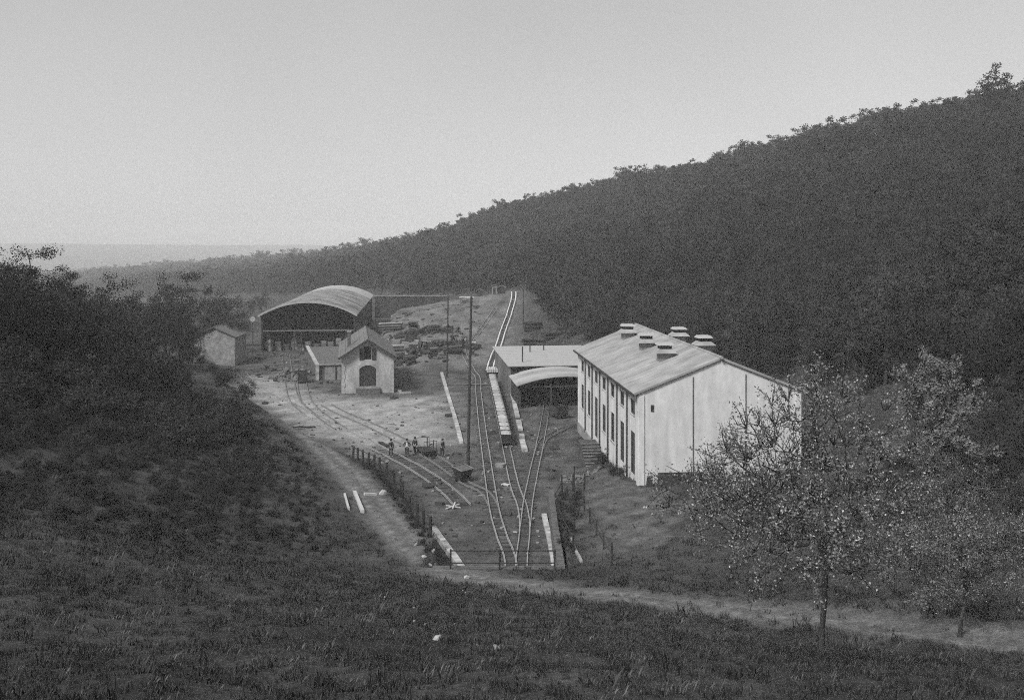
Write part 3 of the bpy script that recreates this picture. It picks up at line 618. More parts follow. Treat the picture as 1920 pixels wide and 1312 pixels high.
kerb([G(812, 984, .5), G(830, 1008, .5), G(868, 1060, .5), (-2.95, 60)], .45, .36, 'white edge stones sloping down to the left of the tunnel mouth', z0=0.05)
kerb([G(1020, 968), G(1027, 1000), G(1036, 1040), (2.85, 60)], .40, .3, 'white edge stones between the tracks and the overgrown wall')
kerb([G(1071, 1010, 2.1), G(1080, 1036, 2.2), G(1090, 1066, 2.3)], .16, .2, 'thin white edging on top of the overgrown wall', material=CONCRETE)
kerb(gp([(828, 700), (838, 735), (848, 768), (857, 800), (865, 832)]), .5, .25, 'white platform edge between the gravel yard and the pole', seg=3)
kerb(gp([(961, 742), (966, 765), (973, 795), (979, 822)]), .6, .3, 'white kerb alongside the wagon train', seg=3)
kerb(gp([(978.5, 827), (984, 847)]), .62, .3, 'short loose kerb length nearest on the right of the train', seg=3)
# ------------------------------------------------------------------ wagons
def make_wagon():
    t = empty('mine_wagon'); W, L = .62, 1.18
    tub = MB(); 
    def ring(z, w, l): return [(-w, -l, z), (w, -l, z), (w, l, z), (-w, l, z)]
    v = ring(.38, W - .22, L - .16) + ring(1.22, W, L) + ring(1.22, W - .06, L - .06) + ring(1.0, W - .08, L - .08)
    f = [(0,3,2,1)] + [(i, (i+1)%4, (i+1)%4+4, i+4) for i in range(4)] + [(i+4, (i+1)%4+4, (i+1)%4+8, i+8) for i in range(4)] + [(i+8, (i+1)%4+8, (i+1)%4+12, i+12) for i in range(4)]
    tub.add(v, f).build('tub', IRON, t)
    ld = MB(); nx, ny = 6, 10; rr = random.Random(3); V = []
    for j in range(ny + 1):
        for i in range(nx + 1):
            u, w = i / nx * 2 - 1, j / ny * 2 - 1; V.append((u * (W - .07), w * (L - .07), 1.19 + .10 * (1 - u**4) * (1 - w**6) + rr.uniform(-.04, .04)))
    ld.add(V, [(j*(nx+1)+i, j*(nx+1)+i+1, (j+1)*(nx+1)+i+1, (j+1)*(nx+1)+i) for j in range(ny) for i in range(nx)]).build('load', ORE, t)
    MB().box(-.34, .34, -L + .05, L - .05, .26, .379).build('chassis', TIMBER_DK, t)
    for y in (-.62, .62):
        for x in (-.4, .4):
            MB().tube([(x - .05, y, .20), (x + .05, y, .20)], .2, 12).build('wheel', IRON, t)
        MB().tube([(-.4, y, .2), (.4, y, .2)], .035, 6).build('axle', IRON, t)
    for s_ in (-1, 1): MB().box(-.06, .06, s_*L + (0 if s_ > 0 else -.12), s_*L + (.12 if s_ > 0 else 0), .28, .38).build('coupling', IRON, t)
    return t
wag = make_wagon(); R2 = [(p, t) for p, t in resample(T2, .25)]
nearest = min(range(len(R2)), key=lambda i: abs(R2[i][0].y - G(950, 838)[1])); yend = G(922, 716)[1]
k = nearest + 5; nw = 0
while k < len(R2) and R2[k][0].y < yend:
    p, t = R2[k]; o = wag if nw == 0 else copy_tree(wag)
    o.location = (p.x, p.y, gz(p.x, p.y) + .18); o.rotation_euler = (0, 0, math.atan2(t.y, t.x) - math.pi/2); o.name = 'mine_wagon'
    ORD = ('nearest', 'second', 'third', 'fourth', 'fifth', 'sixth', 'seventh', 'eighth', 'ninth', 'tenth', 'eleventh', 'twelfth', 'thirteenth', 'fourteenth', 'fifteenth', 'sixteenth', 'seventeenth', 'eighteenth', 'nineteenth', 'twentieth', 'twenty-first', 'twenty-second', 'twenty-third', 'twenty-fourth', 'twenty-fifth', 'twenty-sixth')
    lab = ORD[min(nw, 25)] + ' pale ore-laden tub wagon of the train, counted from its near end'
    tag(o, lab, 'wagon', 'ore wagons of the train'); nw += 1; k += 10
def boxwagon(name, loc, rz, label, W=.9, L=1.5, H=1.5, material=TIMBER_DK, load=None):
    t = empty(name, loc, rz, label, 'wagon')
    for x in (-W, W - .07): 
        for q in range(3): MB().box(x, x + .07, -L, L, .55 + q * (H - .55) / 3 + .01, .55 + (q + 1) * (H - .55) / 3 - .01).build('board', material, t)
    for y in (-L, L - .07):
        for q in range(3): MB().box(-W + .071, W - .071, y, y + .07, .55 + q * (H - .55) / 3 + .01, .55 + (q + 1) * (H - .55) / 3 - .01).build('board', material, t)
    MB().box(-W, W, -L, L, .42, .545).build('chassis', IRON, t)
    if load: MB().box(-W + .08, W - .08, -L + .08, L - .08, .56, H - .1).build('load', load, t)
    for y in (-L * .55, L * .55):
        for x in (-W * .7, W * .7): MB().tube([(x - .05, y, .24), (x + .05, y, .24)], .24, 12).build('wheel', IRON, t)
    return t
x, y = G(922, 712); pw = boxwagon('timber_wagon', (x, y + 2, .2), .05, 'last wagon of the train stacked with pale planks', 1.0, 1.6, 1.0)
for q in range(5): MB().box(-.9 + q * .38, -.9 + q * .38 + .3, -1.9, 1.9, 1.02, 1.5).build('plank', TIMBER_PALE, pw)
x, y = G(1047, 783); boxwagon('box_cart', (x, y, 0), .5, 'dark box cart in the mouth of the arched shed', .9, 1.0, 1.6)
x, y = G(567, 717); boxwagon('box_cart', (x, y, 0), .2, 'dark box cart left of the loading platform', .75, 1.1, 1.9)
# tipped hopper wagon by the tall pole
x, y = G(868, 903); tp = empty('tipping_wagon', (x, y, 0), -.75, 'dark tipping hopper wagon with pale rim at the foot of the tall pole', 'wagon')
v = [(-.5,-.9,.6),(.5,-.9,.6),(.5,.9,.6),(-.5,.9,.6),(-.95,-1.1,1.75),(.95,-1.1,1.45),(.95,1.1,1.45),(-.95,1.1,1.75)]
tp.scale = (.72, .72, .85)
MB().add(v, [(0,3,2,1),(0,1,5,4),(1,2,6,5),(2,3,7,6),(3,0,4,7)]).build('hopper', IRON, tp)
for a, b in ((4,5),(5,6),(6,7),(7,4)): MB().bar(v[a], v[b], .06, .07).build('rim', STONE_PALE, tp)
MB().box(-.6, .6, -1.0, 1.0, .42, .56).build('chassis', IRON, tp)
for yy in (-.6, .6):
    for xx in (-.55, .55): MB().tube([(xx-.05, yy, .24), (xx+.05, yy, .24)], .24, 12).build('wheel', IRON, tp)
MB().add([(-.92,-1.05,1.68),(.9,-1.05,1.4),(.9,1.05,1.4),(-.92,1.05,1.68)], [(0,1,2,3)]).build('load', STONE_DARK, tp)

# ------------------------------------------------------------------ poles
def pole(x, y, h, r, label, arms=True, lean=0.0):
    t = empty('telegraph_pole', (x, y, gz(x, y)), 0, label, 'pole', 'poles in the yard')
    MB().tube([(0, 0, -.4), (lean * .5, 0, h * .5), (lean, 0, h)], [r, r * .85, r * .6], 8).build('shaft', TIMBER_DK, t)
    if arms:
        for z_ in (h - .5, h - 1.1):
            a = MB().box(lean - .6, lean + .6, -.12, -.04 + .0, z_ - .06, z_ + .06).build('crossarm', TIMBER_DK, t)
            for q in (-.5, .5): MB().tube([(lean + q, -.08, z_ + .06), (lean + q, -.08, z_ + .24)], .05, 6).build('insulator', CONCRETE, a)
    return t
x, y = G(877, 886); pole(x, y, 17.3, .17, 'tallest dark pole standing in the middle of the yard', False, .35)
x, y = G(838, 706); pole(x, y, 13.6, .16, 'second tall dark pole nearer the spoil heap', False, .2)
x, y = 2.4, 205; pole(x, y, 9.5, .13, 'thin dark pole right of the climbing track')

# ------------------------------------------------------------------ fences
fl = [(671,857),(680,860),(690,864),(700,868),(711,872),(722,878),(735,889),(749,903),(763,920),(777,941),(792,964),(806,988),(820,1012),(834,1036)]
railing([tuple(np.array(G(px, py, .35)) + (-1.0 if py > 930 else -.5, 0)) for px, py in fl], 'dark post fence along the left edge of the tracks', 1.35, (.6, 1.2), .04, .115, name='post_fence', cat='fence')
railing([G(1096, 955, 2.2), G(1106, 974, 2.3), G(1118, 996, 2.4), G(1132, 1020, 2.5), G(1148, 1058, 2.6)], 'thin rail fence descending the grassy bank right of the tracks', 1.15, (.5, 1.05), .035, .06, name='rail_fence', cat='fence', material=TIMBER_DK)
railing([(3.3, 80.3), (4.2, 80.4), (5.1, 80.3), (6.0, 80.0)], 'short dark post railing on top of the overgrown wall', 1.5, (.3, .9), .035, .075, name='post_fence', cat='fence')
railing([(3.45, 80), (3.5, 76.5), (3.55, 73), (3.6, 69.5), (3.75, 66), (4.0, 62.5)], 'dark post railing following the top of the overgrown wall towards the tunnel', 1.2, (.6, 1.1), .03, .06, name='post_fence', cat='fence')
x, y = 4.45, 68.5; t = empty('thin_post', (x, y, gz(x, y)), 0, 'thin dark post rising from the overgrown wall with a short arm', 'post')
MB().tube([(0, 0, -.3), (0, 0, 4.6)], .035, 6).build('shaft', IRON, t); MB().tube([(-.1, 0, 4.55), (.6, 0, 4.5)], .03, 6).build('arm', IRON, t)
# dry stone retaining walls
def stone_wall(pts, h, label, ztop=None, w=.5):
    P = [Vector((p[0], p[1], 0)) for p in pts]; t = empty('stone_wall', (P[0].x, P[0].y, 0), 0, label, 'wall'); b = Vector(t.location)
    me = [MB() for _ in range(4)]
    vs = []
    for q in range(4):
        rr = random.Random(q); m = MB(); m.box(-.5, .5, -.5, .5, -.5, .5); m.v = [(a * rr.uniform(.82, 1), c_ * rr.uniform(.8, 1), e * rr.uniform(.82, 1)) for a, c_, e in m.v]; mm = m.mesh('stone'); mm.materials.append(STONE_DARK); vs.append(mm)
    for row in range(int(h / .38)):
        for i, (p, d) in enumerate(resample(P, .75)):
            p = p + d * (.37 * (row % 2)); o = link('stone', random.choice(vs), None, t, (p.x - b.x, p.y - b.y, row * .38 + .17), (0, 0, math.atan2(d.y, d.x) + random.uniform(-.06, .06)))
            o.scale = (.74 * random.uniform(.9, 1), w, .37)
stone_wall([(3.15, 59), (3.15, 70), (3.25, 80)], 1.95, 'dark overgrown retaining wall right of the tunnel tracks')

# ------------------------------------------------------------------ loose things
def stone(x, y, s_, label=None, material=CONCRETE, name='pale_stone', group=None, cat='stone'):
    bm = bmesh.new(); bmesh.ops.create_icosphere(bm, subdivisions=1, radius=1)
    for v_ in bm.verts: v_.co *= random.uniform(.7, 1.15)
    me = bpy.data.meshes.new(name); bm.to_mesh(me); bm.free()
    o = link(name, me, material, None, (x, y, gz(x, y) + s_ * .2), (random.random(), random.random(), random.random() * 6)); o.scale = (s_ * 1.2, s_, s_ * .6)
    return tag(o, label, cat, group)
h_ = hit(820, 1201); stone(h_[0], h_[1], .15, 'largest bright white stone lying in the foreground grass')
h_ = hit(931, 1218); stone(h_[0], h_[1], .10, 'grey white stone right of the largest foreground stone', STONE_PALE)
for px, py in ((777,1168),(786,1172),(797,1170),(832,1161),(852,1170),(866,1168),(896,1212),(815,1156),(776,1140),(722,1120),(868,1108),(873,1114)):
    h_ = hit(px, py); stone(h_[0], h_[1], random.uniform(.035, .06), 'small white pebble-like stone scattered in the grass below the road', group='small white stones in the grass')
for px, py in ((795,1045),(806,1060),(815,1064),(780,1022),(812,1034)):
    h_ = hit(px, py); stone(h_[0], h_[1], random.uniform(.10, .2), 'white stone on the bank between road and tunnel mouth', group='white stones on the bank')
h_ = hit(875, 1083); stone(h_[0], h_[1], .22, 'flat white stone at the road edge below the railing')
for i, (px, py) in enumerate(((265,690),(236,705),(278,693),(410,560))[:3]):
    h_ = hit(px, py, 70); stone(h_[0], h_[1], .3, ('white stone in a gap of the left thicket', 'leftmost white stone among the dark scrub', 'white stone beside the pale trestle in the scrub')[i])
h_ = hit(296, 692, 70); tb = empty('trestle_bench', h_, .1, 'small pale trestle bench in a clearing of the left thicket', 'bench')
MB().box(-.75, .75, -.25, .25, .85, .95).build('top', TIMBER_PALE, tb)
for a in (-.6, .1, .6): MB().bar((a, 0, -.1), (a + .05, 0, .85), .09).build('leg', TIMBER_PALE, tb)
def plank(a, b, w, label, material=TIMBER_PALE, h=.1):
    A = Vector((a[0], a[1], gz(a[0], a[1]) + .1)); B = Vector((b[0], b[1], gz(b[0], b[1]) + .1)); c_ = (A + B) / 2
    o = MB().bar(A - c_, B - c_, w, h).build('plank', material, None, tuple(c_)); return tag(o, label, 'plank')
H2 = lambda px, py: hit(px, py, 30)[:2]
plank(H2(646, 929), H2(654, 957), .16, 'leftmost white plank lying on the grass by the cart road', h=.2)
plank(H2(665, 925), H2(680, 962), .26, 'longest white plank lying across the cart road', h=.25)
plank(H2(683, 928), H2(705, 930), .3, 'white plank lying crosswise on the cart road', h=.2)
h_ = hit(718, 928, 30); stone(h_[0], h_[1], .35, 'white block at the right end of the fallen planks')
plank(G(548, 806), G(591, 801), .3, 'dark plank lying on the pale gravel at the left', TIMBER_DK, .15)
plank(G(942, 909), G(955, 911), .5, 'short white board lying between the tracks')
bf = empty('buffer_stop', (*G(849, 953), 0), .4, 'crossed white planks at the end of the siding', 'buffer stop')
for a, b in (((-.9, -.2, .1), (.9, .3, .35)), ((-.7, .4, .35), (.8, -.4, .12)), ((-.2, -.5, .15), (.5, .6, .5))): MB().bar(a, b, .14, .1).build('plank', TIMBER_PALE, bf)
bf.scale = (.75, .75, .75)
cb_ = empty('crossing_boards', (*G(898, 722), .17), .02, 'pale boards laid across the tracks as a foot crossing', 'boards')
for q in range(4): MB().box(-2.4 + q * 1.25, -2.4 + q * 1.25 + 1.2, -.35, .35, 0, .06).build('board', TIMBER, cb_)
mk = hit(1718, 1010); m_o = empty('marker_post', mk, 0, 'small white topped marker post in the grass right of the apple tree', 'post')
MB().tube([(0, 0, -.1), (0, 0, .55)], .018, 6).build('shaft', TIMBER_PALE, m_o); MB().box(-.06, .06, -.04, .04, .551, .68).build('cap', TIMBER_PALE, m_o)
# white disc left of the hall
x, y = G(474, 655, 1.0); sg = empty('signal_disc', (x, y, gz(x, y)), 0, 'small white signal disc on a pole left of the hall', 'signal')
MB().tube([(0, 0, -.3), (0, 0, 7.6)], .08, 6).build('shaft', TIMBER_DK, sg); MB().tube([(0, -.1, 7.2), (0, -.2, 7.2)], .55, 12).build('disc', TIMBER_PALE, sg)
# pale rubble heaps
ROCK_DK = mat('rock_dark', .04, .95, 3, .5, .05)
def heap(x, y, r, n, label, material=STONE_PALE, hgt=.6, name='rubble_heap', smin=.15, smax=.4):
    m = MB()
    for _ in range(n):
        a, q = random.uniform(0, 6.28), r * math.sqrt(random.random()); px_, py_ = x + q * math.cos(a) * 1.3, y + q * math.sin(a); s_ = random.uniform(smin, smax)
        M = Matrix.Translation((px_ - x, py_ - y, gz(px_, py_) - gz(x, y) + hgt * (1 - (q / r) ** 2) * random.random() + s_ * .2)) @ Matrix.Rotation(random.random() * 6, 4, (random.random(), random.random(), .5)); m.box(-s_, s_, -s_ * .7, s_ * .7, -s_ * .5, s_ * .5, M)
    o = m.build(name, material, None, (x, y, gz(x, y))); return tag(o, label, 'rubble', kind='stuff')
x, y = G(535, 712); heap(x, y, 2.6, 60, 'pale heap of broken stone near the hall sidings', mat('rubble_grey', .16, .95, 3, .5), hgt=.8)
x, y = G(553, 700); heap(x, y, 2.0, 40, 'pale stone blocks beside the hall sidings', MATS['rubble_grey'], hgt=1.0)
x, y = G(1090, 884, .8); heap(x, y, 1.6, 40, 'rubble at the foot of the factory wall', MATS['rubble_grey'], hgt=.3, smin=.08, smax=.25)
for i, (px, py, d) in enumerate(((755,655,178),(790,652,181),(830,646,184),(868,643,186))):
    x = (px - CX) * d / F; heap(x, d, 2.6, 60, ('dark stone bank below the spoil heap', 'dark rock line under the spoil heap', 'dark broken rock in the middle of the spoil foot', 'dark rocks nearest the climbing track')[i], ROCK_DK, 1.3, smin=.25, smax=.6)
    heap(x + .8, d + 2.5, 2.8, 16, ('pale lumps topping the leftmost rock bank', 'pale lumps topping the second rock bank', 'pale lumps topping the third rock bank', 'pale lumps topping the rocks by the climbing track')[i], STONE_PALE, 1.6, smin=.1, smax=.24)
for i, (px, d) in enumerate(((715,200),(760,206),(800,206),(835,204),(770,196))):
    x = (px - CX) * d / F; heap(x, d, 1.5 + (i % 2), 34, ('dark scrap on the left flank of the spoil heap', 'dark lump high on the spoil heap', 'dark scrap pile in the middle of the spoil heap', 'dark scrap beside the second pole', 'dark lump low on the spoil heap')[i], ROCK_DK, 1.0, smin=.2, smax=.5)
for i, (px, py, L, h, rz) in enumerate(((700,628,5.0,1.3,.1),(733,622,5.5,1.2,.12),(776,622,2.6,1.5,0),(812,625,3.0,1.2,-.1),(745,668,3.5,1.4,0),(770,684,2.2,1.0,.3),(812,672,2.0,1.3,0),(886,668,1.6,1.8,0),(850,664,4.0,.9,.1))):
    x, y = hit(px, py, 150, 260)[:2]
    t = empty('scrap_pile', (x, y, gz(x, y)), rz, ('long dark scrap pile just right of the hall eave', 'long dark beam pile above the house roof', 'dark square scrap bin right of the beam pile', 'dark low scrap pile beside the second pole', 'dark lumber pile right of the house eave', 'small dark lumber pile at the gravel edge', 'dark stacked sleepers left of the second pole foot', 'dark upright bin beside the tallest pole', 'long low scrap pile between the two poles')[i], 'scrap pile')
    h *= 1.45
    for q in range(10):
        MB().bar((-L/2 + random.uniform(0, .6), random.uniform(-.6, .6), .15 + h * q / 10), (L/2 - random.uniform(0, .6), random.uniform(-.6, .6), .15 + h * q / 10 + random.uniform(-.1, .2)), .35, .3).build('beam', TIMBER_PALE if q == 9 and i % 3 == 1 else (TIMBER_DK if q % 3 else TIMBER), t)
# scattered stones, chips and scraps of wood trodden into the yard floor
m1 = MB(); m2 = MB(); rj = random.Random(5)
for _ in range(900):
    px, py = rj.uniform(440, 1060), 690 + 350 * rj.random() ** 1.6; x, y = G(px, py)
    if poly_sd(np.array([x]), np.array([y]), YARD)[0] > -.3: continue
    s_ = rj.uniform(.04, .13) * (1 + 2 * (rj.random() < .06)); M = Matrix.Translation((x, y, .03 + s_ * .2)) @ Matrix.Rotation(rj.random() * 6, 4, 'Z') @ Matrix.Rotation(rj.uniform(-.4, .4), 4, 'X')
    (m1 if rj.random() < .7 else m2).box(-s_ * rj.uniform(.8, 3.0), s_ * rj.uniform(.8, 2), -s_, s_, -s_ * .5, s_ * .5, M)
for _ in range(130):
    px, py = rj.uniform(690, 900), rj.uniform(590, 690); d_ = rj.uniform(172, 236); x, y = (px - CX) * d_ / F, d_
    s_ = rj.uniform(.08, .28); M = Matrix.Translation((x, y, gz(x, y) + s_ * .2)) @ Matrix.Rotation(rj.random() * 6, 4, 'Z') @ Matrix.Rotation(rj.uniform(-.4, .4), 4, 'X')
    (m1 if rj.random() < .75 else m2).box(-s_ * rj.uniform(.8, 5.0), s_ * rj.uniform(.8, 3), -s_, s_, -s_ * .6, s_ * .8, M)
for _ in range(70):
    px, py = rj.uniform(465, 630), rj.uniform(660, 720); x, y = G(px, py)
    s_ = rj.uniform(.06, .16); M = Matrix.Translation((x, y, .05 + s_ * .3)) @ Matrix.Rotation(rj.random() * 6, 4, 'Z'); (m1 if rj.random() < .8 else m2).box(-s_ * rj.uniform(.8, 6.0), s_ * rj.uniform(.8, 3), -s_, s_, -s_ * .6, s_ * rj.uniform(.5, 3), M)
tag(m1.build('yard_litter', ROCK_DK), 'dark clods and scraps littering the yard floor', 'litter', kind='stuff'); tag(m2.build('yard_litter', STONE_PALE), 'pale stones and chips littering the yard floor', 'litter', kind='stuff')
# dark retaining wall with pale coping behind the spoil heap
rw = empty('retaining_wall', (-37, 259, 4.2), 0, 'dark retaining wall with thin pale coping behind the spoil heap', 'wall')
for k in range(10): MB().box(k * 1.95, k * 1.95 + 1.9, 0, .6, -1.5, 4.4).build('panel', TIMBER_DK, rw)
MB().box(-.1, 19.5, -.1, .7, 4.402, 4.6).build('coping', STONE_PALE, rw)
# open shelter with a white roof on the heap
sx, sy = (875 - CX) * 226 / F, 226; so = empty('open_shelter', (sx, sy, gz(sx, sy)), 0, 'tiny open shelter with white roof on top of the spoil heap', 'shelter')
for a in (-1.4, 1.4):
    for b in (-.8, .8): MB().box(a - .08, a + .08, b - .08, b + .08, -.3, 2.5).build('post', TIMBER, so)
MB().box(-1.7, 1.7, -1.1, 1.1, 2.502, 2.7).build('roof', CONCRETE, so)
# huts and carts on the crest of the heap
for i, (px, d, w, h, mt, lab) in enumerate(((900,240,1.6,1.5,TIMBER_DK,'dark tool hut leftmost on the crest of the spoil heap'),(927,241,1.2,2.0,STONE_PALE,'pale upright hut on the crest of the spoil heap'),(941,242,1.8,1.7,TIMBER_DK,'dark hut nearest the head of the climbing track'))):
    x = (px - CX) * d / F; t = empty('hut', (x, d, gz(x, d) - .1), 0, lab, 'hut'); MB().box(-w/2, w/2, -w/2, w/2, -.3, h).build('wall', mt, t)
    for sgn in (-1, 1):
        M = Matrix.Translation((0, 0, h + .35)) @ Matrix.Rotation(sgn * .45, 4, 'Y'); L = w * .5 / math.cos(.45) + .2; MB().box(0 if sgn > 0 else -L, L if sgn > 0 else 0, -w/2 - .2, w/2 + .2, -.05, .05, M).build('roof', TILE, t)
    MB().box(-.3, .3, -w/2 - .04, -w/2 - .002, -.2, h * .8).build('door', IRON, t)
# stacked timber right of the climbing track
for i, (x, y, w, nrow) in enumerate(((4.2, 186, 4.0, 5), (7.0, 180, 4.5, 4), (4.6, 198, 3.4, 5), (8.5, 190, 4.0, 3))):
    t = empty('timber_stack', (x, y, gz(x, y)), -.1 + .2 * i, ('dark timber stack right of the climbing track', 'dark timber stack closest behind the plank shed', 'dark timber stack farthest up beside the climbing track', 'low dark timber stack at the edge of the wood')[i], 'timber', 'timber stacks by the wood')
    for r in range(nrow):
        for q in range(5): MB().tube([(-w/2 + random.uniform(-.3,.3), q * .42 + (r % 2) * .2, .2 + r * .36), (w/2 + random.uniform(-.3,.3), q * .42 + (r % 2) * .2, .2 + r * .36)], random.uniform(.15, .2), 7).build('log', TIMBER_DK, t)

# ------------------------------------------------------------------ workmen
def skin_mesh(name, pts, edges, radii, sub=1):
    me = bpy.data.meshes.new(name); me.from_pydata(pts, edges, []); o = bpy.data.objects.new(name, me); COL.objects.link(o)
    o.modifiers.new('s', 'SKIN'); 
    for i, r in enumerate(radii): me.skin_vertices[0].data[i].radius = (r, r) if not hasattr(r, '__len__') else r
    me.skin_vertices[0].data[0].use_root = True
    ss = o.modifiers.new('d', 'SUBSURF'); ss.levels = sub; ss.render_levels = sub
    dg = bpy.context.evaluated_depsgraph_get(); ev = o.evaluated_get(dg); m2 = bpy.data.meshes.new_from_object(ev); m2.name = name
    bpy.data.objects.remove(o); bpy.data.meshes.remove(me)
    for p in m2.polygons: p.use_smooth = True
    return m2
SKIN = mat('skin', .32, .6, 4, .1); CLOTH_DK = mat('cloth_dark', .03, .9, 6, .3); CLOTH_MID = mat('cloth_mid', .10, .9, 6, .3); SHIRT = mat('cloth_white', .62, .9, 6, .1); HAT = mat('cloth_hat', .025, .9, 6, .2)
def person(x, y, rz, label, jacket, trousers, shirt=None, la=None, ra=None, lean=0.0, stride=.1):
    t = empty('person', (x, y, gz(x, y)), rz, label, 'person'); t.scale = (1.04, 1.04, 1.04)
    la = la or [(-.25, .02, 1.14), (-.27, .10, .90)]; ra = ra or [(.25, .02, 1.14), (.27, .10, .90)]     # elbow, wrist
    L = lean; hip, sh_ = Vector((0, 0, .92)), Vector((0, L, 1.40)); nk, hd = Vector((0, L * 1.1, 1.50)), Vector((0, L * 1.15 + .01, 1.63))
    P, E, R = [tuple(hip), (0, L*.5, 1.15), tuple(sh_), tuple(nk), tuple(hd), (0, hd.y, 1.73)], [(0,1),(1,2),(2,3),(3,4),(4,5)], [.13, .14, .13, .055, .095, .07]
    for s_, arm, stf in ((-1, la, stride), (1, ra, -stride)):
        b = len(P); P += [(s_*.19, L, 1.40), tuple(arm[0]), tuple(arm[1])]; E += [(2, b), (b, b+1), (b+1, b+2)]; R += [.065, .048, .033]
        d = (Vector(arm[1]) - Vector(arm[0])).normalized(); sd_ = d.cross(Vector((0, 1, 0))); sd_ = sd_.normalized() if sd_.length > .1 else Vector((1, 0, 0))
        pb = len(P); palm = Vector(arm[1]) + d * .07; P.append(tuple(palm)); E.append((b+2, pb)); R.append(.03)
        for q, fl_ in enumerate((.075, .09, .085, .065)):
            off = sd_ * ((q - 1.5) * .022); m1 = palm + off + d * .03; P += [tuple(m1), tuple(m1 + d * fl_ * .6 + Vector((0, .012, 0)))]; E += [(pb, len(P)-2), (len(P)-2, len(P)-1)]; R += [.010, .008]
        th = Vector(arm[1]) + d * .03 - sd_ * .04; P += [tuple(th), tuple(th + d * .05 - sd_ * .015)]; E += [(pb, len(P)-2), (len(P)-2, len(P)-1)]; R += [.011, .009]
        lb = len(P); P += [(s_*.10, 0, .86), (s_*.11, stf*.6 + .02, .48), (s_*.12, stf, .09), (s_*.13, stf + .16, .04)]; E += [(0, lb), (lb, lb+1), (lb+1, lb+2), (lb+2, lb+3)]; R += [.095, .065, .05, .045]
    body = link('body', skin_mesh('body', P, E, R), SKIN, t)
    jp = [(0,0,.88),(0,L*.5,1.15),(0,L,1.40),(0,L*1.1,1.47)]; je = [(0,1),(1,2),(2,3)]; jr = [(.19,.15),(.18,.145),(.165,.14),(.08,.08)]
    for s_, arm in ((-1, la), (1, ra)):
        b = len(jp); jp += [(s_*.195, L, 1.40), tuple(arm[0]), tuple(arm[1])]; je += [(2,b),(b,b+1),(b+1,b+2)]; jr += [(.085,.085),(.068,.068),(.052,.052)]
    link('jacket', skin_mesh('jacket', jp, je, jr), jacket, t)
    tp_, te, trr = [(0,0,.95)], [], [(.175,.14)]
    for s_, stf in ((-1, stride), (1, -stride)):
        b = len(tp_); tp_ += [(s_*.10,0,.84),(s_*.11,stf*.6+.02,.48),(s_*.12,stf,.08)]; te += [(0,b),(b,b+1),(b+1,b+2)]; trr += [(.115,.115),(.088,.088),(.075,.075)]
    link('trousers', skin_mesh('trousers', tp_, te, trr), trousers, t)
    for s_, stf in ((-1, stride), (1, -stride)): link('shoe', skin_mesh('shoe', [(s_*.12, stf-.03, .05), (s_*.125, stf+.10, .045), (s_*.13, stf+.2, .035)], [(0,1),(1,2)], [.055,.05,.04]), IRON, t)
    if shirt: MB().add([(-.07, .155 + L, 1.42), (.07, .155 + L, 1.42), (.10, .175 + L*.5, 1.0), (-.10, .175 + L*.5, 1.0), (-.06, .10 + L, 1.42), (.06, .10 + L, 1.42), (.09, .10 + L*.5, 1.0), (-.09, .10 + L*.5, 1.0)], [(0,1,2,3),(4,7,6,5),(0,4,5,1),(1,5,6,2),(2,6,7,3),(3,7,4,0)]).build('shirt_front', shirt, t)
    hatm = MB(); hatm.tube([(0, hd.y, 1.695), (0, hd.y, 1.70), (0, hd.y, 1.705)], [.15, .155, .15], 14); hatm.tube([(0, hd.y, 1.70), (0, hd.y, 1.78), (0, hd.y, 1.82)], [.112, .105, .06], 12); hatm.build('hat', HAT, t, smooth=True)
    hair = MB(); hair.tube([(0, hd.y - .03, 1.56), (0, hd.y - .035, 1.64), (0, hd.y - .02, 1.70)], [.07, .098, .10], 10); hair.build('hair', HAT, t, smooth=True)
    for s_ in (-1, 1):
        MB().box(s_*.035 - .011, s_*.035 + .011, hd.y + .083, hd.y + .097, 1.628, 1.640).build('eye', IRON, t); MB().box(s_*.092 - .01, s_*.092 + .01, hd.y - .02, hd.y + .015, 1.59, 1.65).build('ear', SKIN, t)
    MB().add([(-.015, hd.y+.085, 1.59), (.015, hd.y+.085, 1.59), (0, hd.y+.125, 1.595), (0, hd.y+.09, 1.64)], [(0,1,2),(0,2,3),(1,3,2),(0,3,1)]).build('nose', SKIN, t)
    MB().box(-.025, .025, hd.y + .083, hd.y + .094, 1.558, 1.565).build('mouth', CLOTH_MID, t)
    return t
px_ = [G(733, 856), G(763, 855), G(778, 851), G(829, 855)]
person(*px_[0], math.pi + .5, 'workman in dark clothes standing alone nearest the fence', CLOTH_DK, CLOTH_DK)
person(*px_[1], math.pi, 'workman in open dark jacket with white shirt front', CLOTH_DK, CLOTH_DK, SHIRT, [(-.36, .0, 1.17), (-.22, .12, 1.02)], [(.36, .0, 1.17), (.22, .12, 1.02)])
person(*px_[2], math.pi - .4, 'workman in dark suit just right of the white shirted man', CLOTH_DK, CLOTH_DK, stride=.14)
person(*px_[3], math.pi + .9, 'workman in grey shirt reaching out with one arm, rightmost of the group', CLOTH_MID, CLOTH_DK, None, [(-.25, .02, 1.14), (-.27, .1, .9)], [(.38, .18, 1.34), (.60, .34, 1.27)], .05)
